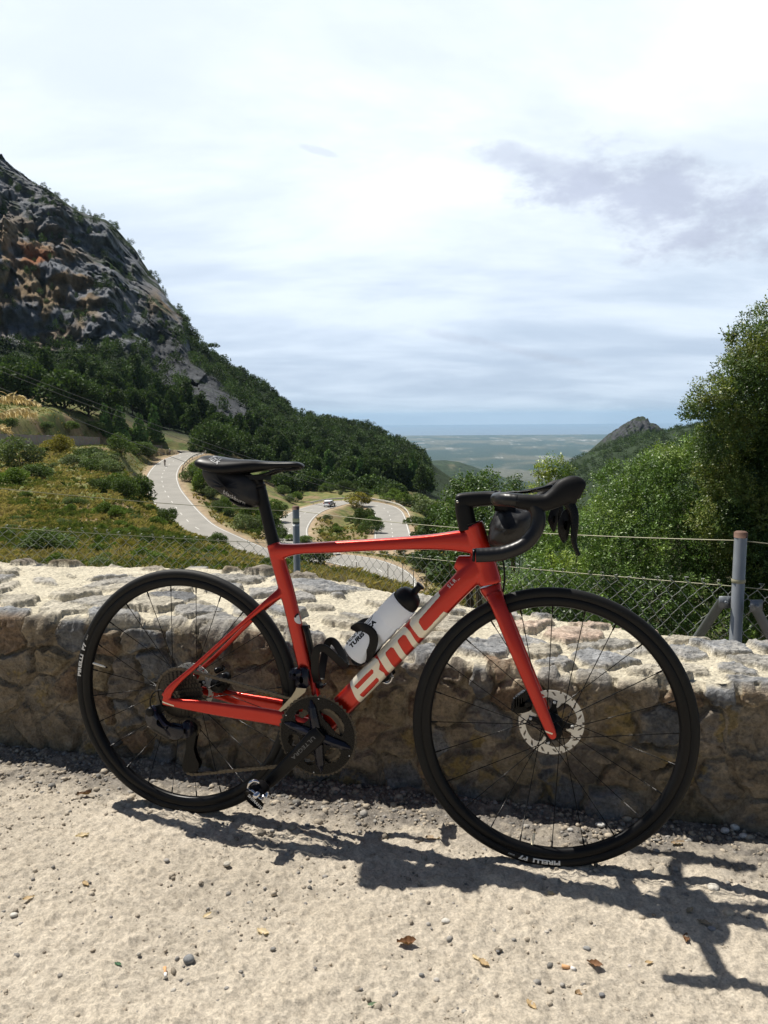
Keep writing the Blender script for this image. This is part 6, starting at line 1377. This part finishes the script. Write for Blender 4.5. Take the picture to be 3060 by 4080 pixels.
V_, F_ = join(fl_); link('bottle_drawing', mesh_np('bottle_drawing', bz((V_, F_))[0], F_, False), SATIN, bo)
bg_ = ride('saddle_bag', 'black saddle bag hanging under the bicycle saddle against the seat post', 'bag')
V_, F_ = pillow([(70, 968), (68, 946), (76, 928), (88, 910), (108, 904), (134, 886), (152, 880), (170, 868), (190, 858), (218, 858), (232, 872), (228, 900), (222, 925), (200, 944), (150, 956), (100, 972)], 0, 46, 18, 2.8, 6, True, .0)
V_ = V_ + (fbm(V_ * 60, 3, 5)[:, None] - .5) * .004 * np.array([1, 1.5, 1]); bag = part('pouch', (V_, F_), plain('bag_nylon', (.007, .007, .008), .6, var=.3, scale=500), bg_)
part('strap', loft([(224, 0, 905, 40, 34), (222, 0, 915, 40, 34)], ex=2.5), RUBBER, bg_); part('bottom_panel', pillow([(150, 879), (168, 866), (190, 856), (216, 857), (200, 866), (176, 876)], -1, 44, 6, 2.6), SATIN, bg_)
BV_G = BVHTree.FromPolygons(V_.tolist(), F_); stamp('bag_letters', BV_G, 'blackburn', .0145, (143, 894), -27, plain('reflective_print', (.5, .5, .5), .4), bg_, .0012, .064)
hb = ride('handlebar_bag', 'black nylon roll bag strapped under the handlebar ahead of the head tube', 'bag', True)
V_, F_ = pillow([(862, 874), (846, 856), (838, 830), (835, 804), (840, 788), (864, 776), (900, 780), (924, 800), (938, 830), (936, 862), (900, 874)], -6, 92, 22, 2.6, 10, True, .0)
V_ = V_ + (fbm(V_ * np.array([30, 45, 30]), 4, 15)[:, None] - .5) * .018 * np.array([1, .6, 1]); part('pouch', (V_, F_), plain('roll_nylon', (.007, .007, .008), .55, var=.35, scale=400), hb)
for v in (-62, 62): part('strap', loft([(850, v, 886, 44, 20), (880, v, 880, 40, 20), (884, v, 860, 30, 20)], ex=2.5), RUBBER, hb)
# ------------------------------------------------------------------ walls, barriers, traffic and cables along the roads
def side_line(L, off, i0, i1):
    T = np.gradient(L, axis=0); T[:, 2] = 0; T = unit(T); Nn = np.stack([T[:, 1], -T[:, 0], T[:, 0] * 0], 1); return (L + Nn * off)[i0:i1]
def idx(L, x, y, Y): return int(np.linalg.norm(L - at(x, y, Y), axis=1).argmin())
def wall_run(name, P, h, th, base, mat, label):
    n = len(P); T = np.gradient(P, axis=0); T[:, 2] = 0; T = unit(T); Nn = np.stack([T[:, 1], -T[:, 0], T[:, 0] * 0], 1); hh = h + .12 * (fbm(P / 1.7, 3, 3) - .5) * 2
    a, b = P - Nn * th / 2, P + Nn * th / 2; dn = np.array([0, 0, -base]); V = np.stack([a + dn, a + np.c_[P[:, :2] * 0, hh], b + np.c_[P[:, :2] * 0, hh], b + dn], 1).reshape(-1, 3)
    F = [tuple(f) for f in grid_faces(n, 4, True)] + [(3, 2, 1, 0), tuple(range((n - 1) * 4, n * 4))]
    return tag(link(name, mesh_np(name, V, F, False), mat), label, 'wall')
m = M('road_wall_stone'); vo = m.n('ShaderNodeTexVoronoi', {'Scale': 2.2, 'Vector': m.co()}); nz = m.noise(6, 5)
m.set(base=m.mix(m.rng(nz, .3, .7), m.mix(.12, (.15, .13, .105), vo.outputs['Color']), (.21, .185, .15)), rough=.95); m.bump(vo.outputs['Distance'], .6, .1); MAT_RWALL = m.m
i0, i1 = idx(D1, -130, 967, 112), idx(D1, 260, 966, 196)
wall_run('retaining_wall', side_line(D1, -4.3, i0, i1), 2.5, .5, 1, MAT_RWALL, 'grey stone retaining wall along the upper road below the grassy terrace')
i0, i1 = idx(D1, 300, 967.5, 205), idx(D1, 376, 973, 214)
wall_run('low_road_wall', side_line(D1, -4.6, i0, i1), 1.15, .45, .6, MAT_RWALL, 'low stone wall on the outside of the upper road bend')
MAT_RAIL = plain('barrier_paint', (.62, .59, .52), .6, .0, .12, 2)
def barrier(name, L, off, i0, i1, label, mat, h=.72, post=4):
    P = side_line(L, off, i0, i1); e = empty(name, tuple(P[0])); tag(e, label, 'guardrail'); o = P[0]
    prof = np.array([(0, -.16), (.05, -.12), (.05, -.05), (0, 0), (.05, .05), (.05, .12), (0, .16), (-.03, .16), (-.03, -.16)]); T = np.gradient(P, axis=0); T[:, 2] = 0; T = unit(T); Nn = np.stack([T[:, 1], -T[:, 0], T[:, 0] * 0], 1) * (-np.sign(off))
    V = (P - o)[:, None] + Nn[:, None] * prof[None, :, :1] + np.array([0, 0, 1.0]) * (prof[None, :, 1:] + h - .16); n, k = len(P), len(prof)
    link('rail', mesh_np('rail', V.reshape(-1, 3), [tuple(f) for f in grid_faces(n, k, True)], False), mat, e)
    for j in range(0, n, post):
        V_, F_ = box((0, 0, h / 2 - .4), (.11, .11, h + .6)); p = link('post', mesh_np('post', V_ + (P[j] - o) - Nn[j] * .10, F_, False), mat, e)
    return e
barrier('guardrail', D1, -3.95, idx(D1, 398, 975.5, 216), idx(D1, 358, 1011, 181), 'pale guardrail round the outside of the upper road bend', MAT_RAIL)
barrier('guardrail', D1, -4.1, idx(D1, 356, 1014, 178), idx(D1, 350, 1034, 162), 'short wooden crash barrier beside the straight below the upper bend', plain('weathered_wood', (.36, .28, .18), .8, var=.25, scale=3), .8, 3)
barrier('guardrail', D2, 3.95, idx(D2, 845, 1132, 149), idx(D2, 700, 1093, 174), 'long curved guardrail round the outside of the hairpin bend', MAT_RAIL)
# white car
def car(x, y, Y):
    P0 = at(x, y, Y); i = int(np.linalg.norm(D2 - P0, axis=1).argmin()); t = unit(D2[i - 3] - D2[i + 3]); nr = np.array([t[1], -t[0], 0]); p = D2[i] + nr * 1.6
    e = empty('hatchback_car', (p[0], p[1], D2[i][2] + .02), math.atan2(t[1], t[0])); tag(e, 'white hatchback car driving round the hairpin bend', 'car')
    side = np.array([(-2.0, .35), (-2.05, .75), (-1.95, 1.0), (-1.75, 1.42), (-1.2, 1.50), (.0, 1.49), (.7, 1.02), (1.75, .88), (2.05, .7), (2.08, .35)]) * 1000
    V, F = pillow(side, 0, 880, 6, 5, 3); W = plain('car_white', (.80, .81, .82), .25, var=.03, scale=2, coat=.6); Gm = blk('car_glass', .02, .1); Tm = blk('car_tyre', .02, .7)
    link('body', mesh_np('body', V, F), W, e)
    link('rear_window', mesh_np('rear_window', *box((-1.90, 0, 1.20), (.06, 1.15, .26))), Gm, e).rotation_euler = (0, 0, 0)
    for s in (-1, 1):
        link('side_window', mesh_np('side_window', *box((-.55, s * .835, 1.23), (1.9, .05, .32))), Gm, e)
        link('tail_light', mesh_np('tail_light', *box((-2.02, s * .66, .92), (.08, .26, .22))), plain('red_lens', (.45, .02, .02), .2), e)
        for wx in (-1.3, 1.3):
            w = link('wheel', mesh_np('wheel', *lathe([(.0001, -.1), (.24, -.1), (.31, -.08), (.31, .08), (.24, .1), (.0001, .1)], 20)), Tm, e); w.location = (wx, s * .76, .31)
            link('rim', mesh_np('rim', *lathe([(.0001, -.112), (.2, -.105), (.2, .105), (.0001, .112)], 16)), STEEL, w)
    link('number_plate', mesh_np('number_plate', *box((-2.06, 0, .62), (.03, .5, .12))), WHITE, e)
    link('bumper', mesh_np('bumper', *box((-2.03, 0, .36), (.1, 1.5, .2))), W, e)
car(696, 1094, 174)
# two riders on the road
def rider(x, y, Y, fwd_t, lab_p, lab_b, jersey, helmet):
    p = at(x, y, Y); i = int(np.linalg.norm(D1 - p, axis=1).argmin()); t = unit(D1[i + 2] - D1[i - 2]) * fwd_t; rz = math.atan2(t[1], t[0]); z = D1[i][2] + .015
    b = empty('bicycle', (p[0], p[1], z), rz); tag(b, lab_b, 'bicycle'); mb_ = blk('rider_bike', .02, .4)
    for c in (0, 1.0):
        w = link('wheel', mesh_np('wheel', *lathe([(.32 + .022 * math.cos(a), .022 * math.sin(a)) for a in np.linspace(0, 6.28, 9)[:-1]], 32, closed=True)), mb_, b); w.location = (c, 0, .34)
        for a in np.linspace(0, np.pi, 7)[:-1]: link('spoke', mesh_np('spoke', *tube(np.array([(math.cos(a) * .32, 0, math.sin(a) * .32), (-math.cos(a) * .32, 0, -math.sin(a) * .32)]), .003, 4)), STEEL, w)
    link('frame', mesh_np('frame', *join([tube(np.array(q_), .02, 8) for q_ in ([(.41, 0, .28), (.28, 0, .76)], [(.28, 0, .74), (.8, 0, .78)], [(.41, 0, .28), (.82, 0, .70)], [(.8, 0, .84), (.85, 0, .66), (1.0, 0, .34)], [(.41, 0, .28), (0, 0, .34)], [(0, 0, .34), (.3, 0, .66)])])), mb_, b)
    link('saddle', mesh_np('saddle', *pillow([(130, 960), (330, 970), (340, 985), (130, 1000)], 0, 60, 4)), mb_, b); link('handlebar', mesh_np('handlebar', *tube(np.array([(.86, -.21, .93), (.86, .21, .93)]), .018, 8)), mb_, b)
    e = empty('person', (p[0], p[1], z), rz); tag(e, lab_p, 'person'); skin = plain('rider_skin', (.42, .25, .17), .6)
    L = lambda q_: [(a * 1000, b_ * 1000, c * 1000, d * 1000, d * 1000) for a, b_, c, d in q_]
    tor = [cloft(L([(.26, 0, 1.00, .30), (.36, 0, 1.18, .30), (.50, 0, 1.38, .36), (.58, 0, 1.45, .20)]), ex=2)]; body = [cloft(L([(.57, 0, 1.44, .12), (.63, 0, 1.52, .12), (.66, 0, 1.60, .19), (.67, 0, 1.68, .17)]), ex=2)]; leg = []
    for s, kz, fz in ((1, .84, .26), (-1, .62, .12)):
        body += [cloft(L([(.52, s * .17, 1.38, .11), (.62, s * .22, 1.16, .085), (.82, s * .20, .98, .06), (.88, s * .20, .95, .08)]), ex=2), cloft(L([(.56, s * .11, kz, .12), (.50, s * .11, (kz + fz) / 2, .10), (.42, s * .11, fz, .07), (.52, s * .11, fz - .05, .07)]), ex=2)]
        leg.append(cloft(L([(.26, s * .09, 1.0, .20), (.42, s * .11, .5 + kz * .5, .165), (.57, s * .11, kz, .125)]), ex=2))
        tor.append(cloft(L([(.50, s * .12, 1.40, .14), (.54, s * .18, 1.34, .125), (.60, s * .215, 1.20, .11)]), ex=2))
    fuse('body', body + tor[:1] + leg, .018, 2, skin, e); fuse('jersey', [(np.asarray(v) * (1, 1.06, 1), f) for v, f in tor], .018, 2, jersey, e); fuse('shorts', [(np.asarray(v) * (1, 1.08, 1), f) for v, f in leg], .018, 2, blk('rider_shorts', .02, .7), e)
    link('helmet', mesh_np('helmet', *pillow([(570, 1640), (590, 1720), (660, 1755), (740, 1720), (765, 1660), (660, 1650)], 0, 95, 5)), helmet, e)
DK = plain('dark_jersey', (.05, .055, .065), .7); LT = plain('pale_jersey', (.30, .30, .31), .7); WH = plain('white_helmet', (.7, .7, .68), .4)
rider(357, 1007.5, 185, 1, 'cyclist in dark clothing riding down the road below the upper bend', 'bicycle under the cyclist on the straight below the upper bend', DK, LT)
rider(368, 972.5, 207, 1, 'cyclist with a white helmet entering the upper road bend', 'bicycle under the cyclist entering the upper road bend', LT, WH)
# overhead cables crossing the valley
for (a, b, sag, lab) in [((-60, 768, 70), (1000, 1105, 215), 2.5, 'uppermost overhead cable crossing the hillside'), ((-60, 778, 70), (1000, 1112, 215), 2.8, 'second overhead cable just under the uppermost one'), ((-60, 812, 62), (900, 1122, 190), 3.0, 'lowest overhead cable crossing behind the saddle')]:
    A, B_ = at(*a), at(*b); t = np.linspace(0, 1, 40)[:, None]; L = A * (1 - t) + B_ * t; L[:, 2] -= (sag * 4 * t * (1 - t))[:, 0]
    tag(link('overhead_cable', mesh_np('overhead_cable', *tube(L, .026, 6)), plain('cable_sheath', (.16, .16, .165), .6)), lab, 'cable', 'overhead cables')
for i, (x, y, Y, lab) in enumerate([(838, 1236, 88, 'thin fence post at the near edge of the lower road'), (870, 1240, 84, 'thin fence post right of the first one by the lower road'), (893, 1252, 80, 'dark gate post at the right end of the lower road'), (920, 1250, 80, 'second gate post near the head tube of the bicycle'), (770, 1232, 90, 'thin fence post left of the bottle beyond the grass')]):
    p = at(x, y, Y); tag(link('fence_post', mesh_np('fence_post', *(lambda VF: (VF[0] + (p[0], p[1], p[2]), VF[1]))(lathe([(.0001, -1.2), (.045, -1.2), (.045, 1.05), (.0001, 1.06)], 8, 'z'))), plain('old_post', (.16, .14, .12), .8, var=.3)), lab, 'post', 'posts beside the lower road')
# ------------------------------------------------------------------ the air between here and the coast
V_, F_ = box((0, 18500, -120), (104000, 55000, 690))
hz_m = bpy.data.materials.new('haze'); hz_m.use_nodes = True; t = hz_m.node_tree; t.nodes.clear()
pv = t.nodes.new('ShaderNodeVolumePrincipled'); pv.inputs['Color'].default_value = (.54, .77, 1.0, 1); pv.inputs['Density'].default_value = 3.4e-5; pv.inputs['Anisotropy'].default_value = .0
ou = t.nodes.new('ShaderNodeOutputMaterial'); t.links.new(pv.outputs[0], ou.inputs['Volume'])
tag(link('haze', mesh_np('haze', V_, F_, False), hz_m), kind='stuff')
